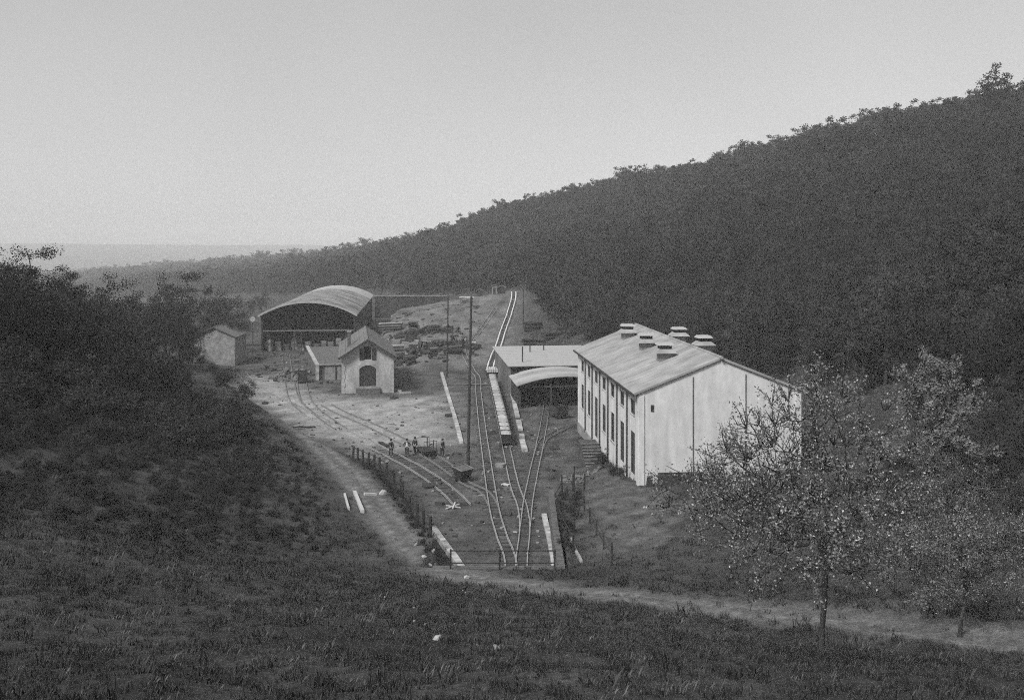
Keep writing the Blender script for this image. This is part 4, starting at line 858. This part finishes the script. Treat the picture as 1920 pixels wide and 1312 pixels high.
# hand trolley on the siding between the men
hx2, hy2 = G(800, 853); tl = empty('hand_trolley', (hx2, hy2, .18), .42, 'low dark flat trolley standing among the workmen', 'trolley')
for q in range(6): MB().box(-.8 + q * .27, -.8 + q * .27 + .255, -1.3, 1.3, .42, .5).build('plank', TIMBER_DK, tl)
for a in (-.7, .7): 
    for b in (-.8, .8): MB().tube([(a - .05, b, .22), (a + .05, b, .22)], .22, 12).build('wheel', IRON, tl)
MB().box(-.6, .6, -1.1, 1.1, .3, .419).build('chassis', IRON, tl)
for b in (-1.2, 1.2): MB().tube([(-.7, b, .5), (-.7, b, 1.5), (.7, b, 1.5), (.7, b, .5)], .04, 6).build('handle', IRON, tl)
plank(G(712, 832), G(735, 842), .35, 'dark beam lying on the siding behind the lone workman', TIMBER_DK, .35)
railing([G(801, 842), G(812, 847)], 'single dark stake with low rail beside the trolley', 1.3, (.6,), .03, .06, name='stake_fence', cat='fence')
# ------------------------------------------------------------------ vegetation
def leaf_cloud(centres, rad, n, size, rng, flat=.75):
    C_ = np.repeat(centres, n, 0); m_ = len(C_); r = np.repeat(np.asarray(rad), n)
    d = rng.normal(size=(m_, 3)); d /= np.linalg.norm(d, axis=1, keepdims=True); rr = r * rng.random(m_) ** .45
    p = C_ + d * rr[:, None] * np.array([1, 1, flat])
    return leaf_quads(p, size, rng)
def leaf_quads(p, size, rng):
    m_ = len(p); s_ = size * rng.uniform(.55, 1.3, m_)[:, None]
    a = rng.normal(size=(m_, 3)); a /= np.linalg.norm(a, axis=1, keepdims=True); b = rng.normal(size=(m_, 3)); b -= a * (a * b).sum(1, keepdims=True); b /= np.linalg.norm(b, axis=1, keepdims=True)
    a *= s_ * .5; b *= s_ * .32
    return np.stack([p - a, p + b, p + a, p - b], 1)
def grow(h, crx, crz, zc, K, rng, trunk_r, lean=(0, 0), lobes=None, shell=.55, bend=.12):
    # clump centres in an uneven crown, joined limb by limb to the trunk
    pts = []; tries = 0
    lob = lobes if lobes is not None else rng.normal(size=(5, 3)) * .4
    while len(pts) < K and tries < 60000:
        tries += 1; v = rng.normal(size=3); v /= np.linalg.norm(v); f = 1 + .32 * math.sin(3 * v[0] + lob[0][0] * 6) * math.cos(2.5 * v[1] + lob[1][0] * 6) + .22 * math.sin(5 * v[2] + lob[2][1] * 6)
        r = (shell + (1 - shell) * rng.random()) if rng.random() < .75 else rng.random() * shell
        p = v * r * f * np.array([crx, crx, crz]) + np.array([lean[0], lean[1], zc])
        if p[2] < h * .16: continue
        if all(np.linalg.norm(p - q) > .16 * crx for q in pts): pts.append(p)
    pts = np.array(pts); nodes = [np.zeros(3)]; par = [-1]; nt_ = 6; top = np.array([lean[0] * .8, lean[1] * .8, zc + crz * .25])
    for i in range(1, nt_ + 1):
        t = i / nt_; nodes.append(top * t * np.array([t, t, 1]) + np.array([math.sin(t * 4.2), math.cos(t * 3.1) - 1, 0]) * bend * t + rng.normal(size=3) * np.array([.03, .03, 0]) * h * .3 * t); par.append(i - 1)
    for p in sorted(pts, key=lambda q: np.linalg.norm(q - np.array([0, 0, zc * .7]))):
        nd = np.array(nodes); ok = nd[:, 2] < p[2] + .15 * h; ok[:2] = False
        dd = np.linalg.norm(nd - p, axis=1) + np.where(ok, 0, 1e3) + np.linalg.norm(nd - np.array([0, 0, zc * .6]), axis=1) * .25; j = int(np.argmin(dd))
        mid = (nodes[j] + p) / 2 + np.array([0, 0, -.05 * np.linalg.norm(p - nodes[j])]) + rng.normal(size=3) * .05 * np.linalg.norm(p - nodes[j])
        nodes.append(mid); par.append(j); nodes.append(p); par.append(len(nodes) - 2)
    w = np.zeros(len(nodes)); ch = [0] * len(nodes)
    for q in par:
        if q >= 0: ch[q] += 1
    w[[i for i in range(len(nodes)) if ch[i] == 0]] = 1
    for i in range(len(nodes) - 1, 0, -1): w[par[i]] += w[i]
    rad = trunk_r * np.sqrt(w / w[0]) * .9; rad[0] *= 1.35
    m = MB()
    for i in range(1, len(nodes)): m.tube([nodes[par[i]], nodes[i]], [max(rad[i] if par[i] > 6 or i > 6 else rad[par[i]], .012), max(rad[i], .008)], 5, False)
    return pts, m
def tree_meshes(seed, h, crx, crz, K, n, size, leafmat, trunk_r, clump=.30, shell=.55, lean=(0, 0), zc=None):
    rng = np.random.default_rng(seed); zc = zc if zc else h - crz
    pts, m = grow(h, crx, crz, zc, K, rng, trunk_r, lean, shell=shell)
    tm = m.mesh('trunk', True); tm.materials.append(BARK)
    q = leaf_cloud(pts, rng.uniform(.6, 1.25, len(pts)) * clump * crx, n, size, rng); cm = quads_mesh('crown', q, [leafmat]); return tm, cm, pts, rng
def tree(name, x, y, meshes, label, cat='tree', group=None, rz=0, sc=1.0, z=None, parts=('trunk', 'crown')):
    t = empty(name, (x, y, (gz(x, y) if z is None else z) - .1), rz, label, cat, group); t.scale = (sc, sc, sc)
    for nm, me in zip(parts, meshes): link(nm, me, None, t)
    return t
def scatter(name, pts, rot, scl, idx, templates, label, cat):
    me = bpy.data.meshes.new(name); me.vertices.add(len(pts)); me.vertices.foreach_set('co', np.asarray(pts, np.float32).ravel())
    for nm, ty, arr in (('rot', 'FLOAT', rot), ('scl', 'FLOAT', scl), ('idx', 'INT', idx)):
        a = me.attributes.new(nm, ty, 'POINT'); a.data.foreach_set('value', np.asarray(arr, np.float32 if ty == 'FLOAT' else np.int32))
    o = link(name, me); col = bpy.data.collections.new(name + '_kinds')
    for k, tm in enumerate(templates):
        to = bpy.data.objects.new('%s_kind_%02d' % (name, k), tm); col.objects.link(to)
    ng = bpy.data.node_groups.new(name, 'GeometryNodeTree'); ng.interface.new_socket('Geometry', in_out='INPUT', socket_type='NodeSocketGeometry'); ng.interface.new_socket('Geometry', in_out='OUTPUT', socket_type='NodeSocketGeometry')
    N, L = ng.nodes, ng.links; gi, go = N.new('NodeGroupInput'), N.new('NodeGroupOutput'); ip = N.new('GeometryNodeInstanceOnPoints'); ci = N.new('GeometryNodeCollectionInfo')
    ci.inputs['Collection'].default_value = col; ci.inputs['Separate Children'].default_value = True; ci.inputs['Reset Children'].default_value = True
    def na(nm, ty): 
        a = N.new('GeometryNodeInputNamedAttribute'); a.data_type = ty; a.inputs[0].default_value = nm; return a.outputs[0]
    cx = N.new('ShaderNodeCombineXYZ'); L.new(na('rot', 'FLOAT'), cx.inputs['Z']); L.new(gi.outputs[0], ip.inputs['Points']); L.new(ci.outputs[0], ip.inputs['Instance'])
    ip.inputs['Pick Instance'].default_value = True; L.new(na('idx', 'INT'), ip.inputs['Instance Index']); L.new(cx.outputs[0], ip.inputs['Rotation']); L.new(na('scl', 'FLOAT'), ip.inputs['Scale']); L.new(ip.outputs[0], go.inputs[0])
    md = o.modifiers.new('scatter', 'NODES'); md.node_group = ng
    return tag(o, label, cat, kind='stuff')
def join_tree(tm, cm, nm):
    me = bpy.data.meshes.new(nm); bm = bmesh.new(); bm.from_mesh(tm); nf = len(bm.faces); bm.from_mesh(cm); bm.faces.ensure_lookup_table()
    for f in bm.faces[nf:]: f.material_index = 1
    bm.to_mesh(me); bm.free(); me.materials.append(BARK); me.materials.append(cm.materials[0]); return me

# --- woodland on the hillside
FOOT = np.array([(40,46),(60,41),(90,35),(118,31),(150,23),(175,12.5),(200,7.2),(245,5.0),(262,0),(290,-12),(350,-45),(450,-105),(600,-190),(800,-340),(1100,-620),(1600,-1150),(2300,-2000)], float)
def foot(y): return np.interp(y, FOOT[:, 0], FOOT[:, 1])
near_t = [tree_meshes(200 + i, h, cr, cz, 46, 120, .26, lm, .2, .33) for i, (h, cr, cz, lm) in enumerate(((10, 3.2, 4.3, LEAF_WOOD), (11.5, 3.0, 5.0, LEAF_DK), (9, 3.4, 3.8, LEAF_WOOD), (10.5, 2.7, 4.6, LEAF_MID)))]
far_t = [tree_meshes(300 + i, h, cr, cz, 26, 44, .55, lm, .2, .36) for i, (h, cr, cz, lm) in enumerate(((10, 3.2, 4.2, LEAF_WOOD), (11, 3.0, 4.8, LEAF_WOOD), (9.5, 3.5, 3.8, LEAF_DK), (10.5, 2.8, 4.4, LEAF_MID), (12, 3.2, 5.2, LEAF_DK)))]
TPL = [join_tree(a, b, 'wood_tree') for a, b, _, _ in near_t] + [join_tree(a, b, 'wood_tree') for a, b, _, _ in far_t]
cand = []
for y0, y1, sp in ((38, 120, 3.3), (120, 260, 3.5), (260, 420, 3.8), (420, 640, 4.6), (640, 1000, 7.5), (1000, 1500, 11.0), (1500, 2300, 17.0)):
    xs = np.arange(-min(y1 * .62, 1200), y1 * .62 + 30, sp); ys = np.arange(y0, y1, sp); A, B = np.meshgrid(xs, ys)
    A = A + RNG.uniform(-.45, .45, A.shape) * sp; B = B + RNG.uniform(-.45, .45, B.shape) * sp
    ok = (A > foot(B)) & (np.abs(A) < .60 * B + 25) & (A < 330); cand.append(np.stack([A[ok], B[ok], np.full(ok.sum(), sp)], 1))
cand = np.concatenate(cand); cz_ = tz(cand[:, 0], cand[:, 1])
# keep what can be seen (with a margin for a step to the side)
tt = np.linspace(.06, .96, 30); horizon = np.full(len(cand), -9.0)
for t_ in tt:
    dd = cand[:, 1] * t_; zz = tz(cand[:, 0] * t_, dd); horizon = np.maximum(horizon, (zz + np.where(cand[:, 0] * t_ > foot(dd), 5, 0) - HC) / np.maximum(dd, 1))
vis = (cz_ + 11 - HC) / cand[:, 1] > horizon - .012
cand, cz_ = cand[vis], cz_[vis]
sc_ = RNG.triangular(.55, .95, 1.5, len(cand)) * .78 * np.clip(cand[:, 2] / 3.7, .95, 3.0) ** .7
isn = cand[:, 1] < 230
idx = np.where(isn, RNG.integers(0, 4, len(cand)), 4 + RNG.integers(0, 5, len(cand)))
rot = RNG.uniform(0, 6.28, len(cand))
front = [i for i in np.argsort(cand[:, 1]) if abs(cand[i, 0] / cand[i, 1]) < .56 and cand[i, 1] < 260]
edge = [i for i in front if cand[i, 0] - foot(cand[i, 1]) < 5.5][:60]
keep = np.ones(len(cand), bool); keep[edge] = False
P3 = np.column_stack([cand[:, 0], cand[:, 1], cz_ - .25])
scatter('wood', P3[keep], rot[keep], sc_[keep], idx[keep], TPL, 'dense dark broadleaf wood covering the long hillside', 'wood')
for i in edge: tree('woodland_tree', cand[i, 0], cand[i, 1], near_t[int(idx[i]) % 4][:2], 'broadleaf tree along the lower edge of the hillside wood', 'tree', 'trees along the lower edge of the wood', rot[i], sc_[i])
# tall tree breaking the skyline
lx, ly = 118 * 1.09, 262.0; t_m = tree_meshes(61, 17, 4.6, 6.5, 40, 70, .6, LEAF_WOOD, .35, .3)
sx = (1862 - CX) / F * 245; tree('skyline_tree', sx, 245, t_m[:2], 'tall open tree breaking the skyline at the upper right', 'tree', None, 0, 1.0)
# --- undergrowth of the wood edge and the dark scrub on the left
shrub_t = [tree_meshes(400 + i, h, cr, cz, 30, 80, .17, lm, .07, .36, .35) for i, (h, cr, cz, lm) in enumerate(((3.0, 1.7, 1.4, LEAF_DK), (3.8, 1.8, 1.8, LEAF_DK), (2.4, 1.9, 1.15, LEAF_WOOD), (4.4, 1.9, 2.1, LEAF_DK)))]
left_t = [tree_meshes(500 + i, h, cr, cz, 85, 130, .16, lm, .2, .25, .4) for i, (h, cr, cz, lm) in enumerate(((9.5, 3.6, 4.2, LEAF_DK), (11, 3.3, 5.0, LEAF_WOOD), (8.5, 3.9, 3.6, LEAF_DK)))]
def at_top(px, ptop, d, meshes_h): return (px - CX) * d / F
LT = [(470,556,300,0,'dark tree rising just behind the left eave of the hall'),(448,552,310,1,'hazy tree behind the hall, second from its eave'),(425,556,300,2,'hazy tree behind the hall, third from its eave'),(490,548,318,2,'hazy tree half hidden by the hall roof'),(400,562,285,1,'hazy tree farthest left of those behind the hall'),(30,478,88,2,'broad leafy tree just right of the left edge'),(158,528,100,0,'dark leafy tree between the pointed tree and the round tree'),(262,556,130,2,'low leafy tree above the thicket right of centre'),(425,562,186,0,'dark tree filling the gap between the cabin roof and the hall'),(348,590,165,2,'dark tree overlapping the left half of the stone cabin'),(-8,475,80,0,'dark tree cut off by the left edge of the picture'),(60,512,84,2,'broad dark tree at the foot of the tallest left tree'),(120,545,96,2,'low broad tree under the pointed crown'),(310,535,150,0,'dark tree touching the left side of the spreading tree'),(20,455,84,1,'tallest tree at the far left edge with ragged top'),(95,505,92,0,'dark tree second from the left edge'),(132,505,112,1,'narrow tree with a pointed crown above the left thicket'),(185,512,110,2,'round dark tree between the left edge trees and the bare tree'),(335,505,158,1,'large spreading tree behind the stone cabin'),(398,528,196,0,'dark round tree just left of the hall'),(275,545,150,2,'low dark tree left of the spreading tree'),(235,560,120,0,'dark tree above the middle of the left thicket'),(445,590,212,2,'small dark tree between cabin and hall')]
for px, pt, d, k, lab in LT:
    x = (px - CX) * d / F; ztop = HC - (pt - HZ) * d / F; z = gz(x, d); hh = (9.5, 11, 8.5)[k]; tree('broadleaf_tree', x, d, left_t[k][:2], lab, 'tree', 'trees on the left slope', random.random() * 6, max(.5, (ztop - z) / hh), z)
# thicket as a scatter of shrubs, with the larger front shrubs as things of their own
SH = np.array([(-75,110),(-60,68),(-44,56),(-34,60),(-28,70),(-24,82),(-25,93),(-29,108),(-36,121),(-46,140),(-56,165),(-62,176),(-95,170),(-110,140)], float)
def in_poly(P, n, rng):
    lo, hi = P.min(0), P.max(0); out = []
    while len(out) < n:
        q = rng.uniform(lo, hi, (n * 3, 2)); q = q[poly_sd(q[:, 0], q[:, 1], P) < 0]; out += q.tolist()
    return np.array(out[:n])
q = in_poly(SH, 1250, RNG); ppx = q[:, 0] / q[:, 1] * F + CX; q = q[~((ppx > 345) & (ppx < 480) & (q[:, 1] > 104))]; zq = tz(q[:, 0], q[:, 1])
SH_T = [join_tree(a, b, 'thicket_shrub') for a, b, _, _ in shrub_t]
scatter('thicket', np.column_stack([q, zq - .1]), RNG.uniform(0, 6.28, len(q)), RNG.uniform(.6, 1.35, len(q)) * np.clip(.22 + (-poly_sd(q[:, 0], q[:, 1], SH)) * .07, .25, 1), RNG.integers(0, 4, len(q)), SH_T, 'tangled dark thicket of leafless and budding scrub on the left slope', 'thicket')
for i, (px, py) in enumerate(((300,760),(345,735),(390,770),(420,740),(440,795),(405,820),(360,800),(460,760),(330,840),(445,830),(250,780),(215,740))):
    h_ = hit(px, py, 60); tree('shrub', h_[0], h_[1], shrub_t[i % 4][:2], 'dark shrub at the front of the thicket left of the yard', 'shrub', 'front shrubs of the left thicket', i * 1.3, .7 + .1 * (i % 5), parts=('stem', 'foliage'))
SB = np.array([(-46,56),(-30,44),(-20,40),(-13,46),(-11.5,60),(-13.5,72),(-17.5,88),(-22.5,100),(-28,112),(-36,100),(-40,70)], float); q = in_poly(SB, 1500, RNG); dd_ = -poly_sd(q[:, 0], q[:, 1], SB)
kq = (RNG.random(len(q)) < .25 + .75 * sstep(44, 80, q[:, 1])) & (wob(q[:, 0], q[:, 1], 7, 51) > -.55); q = q[kq]; dd_ = dd_[kq]
scatter('brambles', np.column_stack([q, tz(q[:, 0], q[:, 1]) - .08]), RNG.uniform(0, 6.28, len(q)), RNG.uniform(.10, .34, len(q)) * np.clip(.5 + dd_ * .09, .5, 1.15), RNG.integers(0, 4, len(q)), SH_T, 'low dark brambles and weeds spreading down the left slope to the road', 'brambles')
pale_shrub = tree_meshes(430, 3.6, 1.9, 1.7, 30, 60, .22, LEAF_PALE, .07, .34, .35); 
for i, (px, py, s_) in enumerate(((352,690,1.0),(376,694,.62),(398,700,.5),(340,680,1.3),(420,702,.42))):
    x_, y_ = G(px, py, 1.2); tree('shrub', x_, y_, shrub_t[i % 4][:2], ('tall dark shrub at the near corner of the stone cabin', 'dark shrub in front of the cabin wall', 'small dark shrub before the middle of the cabin wall', 'tallest dark shrub left of the stone cabin', 'lowest shrub before the right end of the cabin')[i], 'shrub', 'shrubs around the cabin', i, s_, parts=('stem', 'foliage'))
x_, y_ = G(368, 676, 1.0); tree('shrub', x_, y_ - 2.5, pale_shrub[:2], 'pale leafy shrub growing against the stone cabin', 'shrub', None, 0, 1.1, parts=('stem', 'foliage'))
# shrubs over the retaining wall, under the railing and along the left bank
for i, (x, y, s_) in enumerate(((3.6,66,.26),(4.1,68,.28),(3.7,70,.3),(4.5,72,.3),(3.8,74,.3),(4.9,75,.28),(4.2,77,.3),(3.9,63,.24),(5.3,77.5,.28))):
    tree('shrub', x, y, shrub_t[(i * 2 + 1) % 4][:2], 'dark bush smothering the wall right of the tunnel tracks', 'shrub', 'bushes over the tunnel side wall', i, s_, parts=('stem', 'foliage'))
for i, (px, py) in enumerate(((735,925),(752,950),(768,975),(720,905),(705,890),(690,880),(742,938),(760,962),(778,990),(788,1006),(728,914),(746,930),(770,955),(795,1022),(712,896),(800,1035))):
    h_ = hit(px, py, 45); tree('shrub', h_[0] , h_[1], shrub_t[2][:2], 'low dark bush on the bank below the post fence', 'shrub', 'low bushes on the left bank', i, .20 + .04 * (i % 3), parts=('stem', 'foliage'))
for i, (x, y, s_) in enumerate(((8.9,96,.4),(8.7,92,.45),(9.3,88,.4),(9.6,84.5,.38),(8.5,100,.35))):
    tree('shrub', x, y, shrub_t[i % 4][:2], 'small dark weed clump along the factory foot', 'shrub', 'weeds along the factory wall', i, s_, parts=('stem', 'foliage'))
for i, (px, d, s_) in enumerate(((775,201,.7),(790,203,.6),(822,205,.55),(705,196,.6),(745,186,.5),(850,190,.5))):
    tree('shrub', (px - CX) * d / F, d, shrub_t[i % 4][:2], 'dark bush growing on the spoil heap', 'shrub', 'bushes on the spoil heap', i, s_, parts=('stem', 'foliage'))
LEAF_APPLE = leafm('leaf_apple', .14)
# --- blossoming fruit trees on the right
def fruit_tree(name, x, y, seed, h, crx, crz, K, n, label, leafmat, bl, size=.075, tr=.15, lean=(0, 0), zc=None):
    rng = np.random.default_rng(seed); zc = zc or h - crz
    pts, m = grow(h, crx, crz, zc, K, rng, tr, lean, shell=.3, bend=.35)
    tw = []
    for p in pts:
        for _ in range(6):
            d = rng.normal(size=3) + np.array([0, 0, .7]) + (p - np.array([0, 0, zc])) * .35; d /= np.linalg.norm(d); L = rng.uniform(.35, .8); q_ = p + d * L; m.tube([p, (p + q_) / 2 + rng.normal(size=3) * .04, q_], [.014, .010, .006], 4, False); tw.append((p, q_))
    t = empty(name, (x, y, gz(x, y) - .1), 0, label, 'tree', 'blossoming fruit trees'); link('trunk', m.mesh('trunk', True), BARK, t)
    sp = []
    for a, b in tw:
        u = rng.random(n)[:, None]; u = u ** .6; sp.append(a + (b - a) * u * 1.05 + rng.normal(size=(n, 3)) * .065)
    sp = np.concatenate(sp); kb = rng.random(len(sp)) < bl
    link('foliage', quads_mesh('foliage', leaf_quads(sp[~kb], size, rng), [leafmat]), None, t); link('blossom', quads_mesh('blossom', leaf_quads(sp[kb], size * .8, rng), [BLOSSOM]), None, t)
    return t
h_ = hit(1540, 1232); print('apple', h_)
fruit_tree('apple_tree', h_[0], h_[1], 71, 5.9, 3.15, 2.05, 190, 19, 'old apple tree in pale blossom in front of the white factory', LEAF_APPLE, .20, .068, .075, lean=(-.5, .3), zc=3.95)
h_ = hit(1780, 1075); print('apple2', h_)
fruit_tree('apple_tree', h_[0], h_[1], 72, 5.0, 3.7, 2.0, 170, 24, 'low spreading fruit tree in blossom near the right edge', LEAF_PALE, .10, .07, .09, zc=3.0)
fruit_tree('apple_tree', 16.8, 36.0, 76, 5.0, 2.6, 2.0, 120, 24, 'smaller blossoming tree between the two apple trees', LEAF_PALE, .12, .07, .08, zc=3.2)
fruit_tree('pear_tree', 23.5, 53.0, 73, 8.9, 2.7, 3.2, 140, 30, 'pale hazy fruit tree behind the apple trees', LEAF_APPLE, .05, .13, .13)
h_ = hit(1345, 950, 40); fruit_tree('fruit_sapling', h_[0], h_[1], 74, 3.6, 1.5, 1.5, 22, 12, 'sparse budding sapling before the white gable wall', LEAF_DK, .12, .10, .06)
h_ = hit(1420, 985, 30); fruit_tree('fruit_sapling', h_[0], h_[1], 75, 3.0, 1.7, 1.2, 50, 22, 'low tangled budding bush under the apple tree', LEAF_MID, .14, .08, .06)
# scrub on the right slope below the wood
SR = np.array([(20,58),(27,46),(34,40),(60,60),(48,95),(36,92),(33,80),(29,74),(24,68)], float); q = in_poly(SR, 420, RNG)
scatter('scrub', np.column_stack([q, tz(q[:, 0], q[:, 1]) - .1]), RNG.uniform(0, 6.28, len(q)), RNG.uniform(.5, 1.2, len(q)) * np.clip(.3 + (-poly_sd(q[:, 0], q[:, 1], SR)) * .08, .3, 1), RNG.integers(0, 4, len(q)), SH_T, 'dark scrub covering the right slope below the wood', 'scrub')
# --- grass
def tuft(seed, n, h, mt, spread=.16):
    r = np.random.default_rng(seed); V = []
    for _ in range(n):
        a = r.uniform(0, 6.28); p = np.array([math.cos(a), math.sin(a), 0]) * spread * math.sqrt(r.random()); b = r.uniform(0, 6.28); bend = np.array([math.cos(b), math.sin(b), 0]) * r.uniform(.05, .6) * h; w = np.array([-math.sin(b), math.cos(b), 0]) * r.uniform(.008, .016); hh = h * r.uniform(.5, 1.1)
        w = w * .8; V += [p - w, p + w, p + bend * .5 + w * .6 + np.array([0, 0, hh * .7]), p + bend + np.array([0, 0, hh])]
    return quads_mesh('tuft', np.array(V), [mt])
WEED = [tuft(11, 26, .42, GR_DK, .30), tuft(12, 22, .36, GR_MID, .28)]
TUF = [tuft(1, 18, .15, GR_DK), tuft(2, 18, .17, GR_MID), tuft(3, 14, .20, GR_DK), tuft(4, 16, .13, GR_MID), tuft(5, 9, .20, GR_DRY), tuft(6, 20, .11, GR_DK)]
def grass_pts(y0, y1, dens, half=.57):
    n = int((y1 - y0) * (y0 + y1) * half * dens); y = np.sqrt(RNG.uniform(y0*y0, y1*y1, n)); x = RNG.uniform(-1, 1, n) * y * half; return np.stack([x, y], 1)
gp_ = np.concatenate([grass_pts(11, 22, 34), grass_pts(22, 34, 20), grass_pts(34, 52, 9), grass_pts(52, 75, 3.2), grass_pts(75, 115, 1.3)])
sd1 = poly_sd(gp_[:, 0], gp_[:, 1], YARD); rd1 = line_d(gp_[:, 0], gp_[:, 1], [p[:2] for p in ROAD])
fx = gp_ - np.array([10.75, 81.5]); fu = fx[:, 0] * math.cos(ROTF) + fx[:, 1] * math.sin(ROTF); fv = -fx[:, 0] * math.sin(ROTF) + fx[:, 1] * math.cos(ROTF)
okg = (sd1 > .3) & ((rd1 > 1.9) | (RNG.random(len(gp_)) < .05)) & ~((fu > -.2) & (fu < 15) & (fv > -.1) & (fv < 35)) & (gp_[:, 0] < foot(gp_[:, 1]) + 4)
okg &= (poly_sd(gp_[:, 0], gp_[:, 1], EARTH) + 1.2 * wob(gp_[:, 0], gp_[:, 1], 3.5, 61) > -.3) | (RNG.random(len(gp_)) < .2)
okg &= RNG.random(len(gp_)) < .6 + .4 * wob(gp_[:, 0], gp_[:, 1], 4, 21)
gp_ = gp_[okg]; gzv = tz(gp_[:, 0], gp_[:, 1]); dry = wob(gp_[:, 0], gp_[:, 1], 6, 22) > .55
ixw = RNG.random(len(gp_)) < .02
ix = np.where(RNG.random(len(gp_)) < np.where(dry, .35, .05), 4, RNG.choice([0, 1, 2, 3, 5], len(gp_)))
scatter('grass', np.column_stack([gp_, gzv - .03]), RNG.uniform(0, 6.28, len(gp_)), RNG.uniform(.6, 1.35, len(gp_)) * np.clip(gp_[:, 1] / 30, .8, 1.5), np.where(ixw, 6 + RNG.integers(0, 2, len(ix)), ix), TUF + WEED, 'short rough grass covering the near slopes and banks', 'grass')
print('trees', len(cand), 'grass', len(gp_), 'wagons', nw)
# ------------------------------------------------------------------ valley haze
hz = MB().box(-4300, 4300, -300, 4300, -110, 98).build('haze', None); tag(hz, 'thin pale haze filling the valley', 'haze', kind='stuff')
hm = bpy.data.materials.new('haze_air'); hm.use_nodes = True; hm.node_tree.nodes.clear()
pv = hm.node_tree.nodes.new('ShaderNodeVolumePrincipled'); mo = hm.node_tree.nodes.new('ShaderNodeOutputMaterial'); pv.inputs['Color'].default_value = (1, 1, 1, 1); pv.inputs['Density'].default_value = 0.00041; pv.inputs['Anisotropy'].default_value = -0.25
hm.node_tree.links.new(pv.outputs[0], mo.inputs['Volume']); hz.data.materials.append(hm)
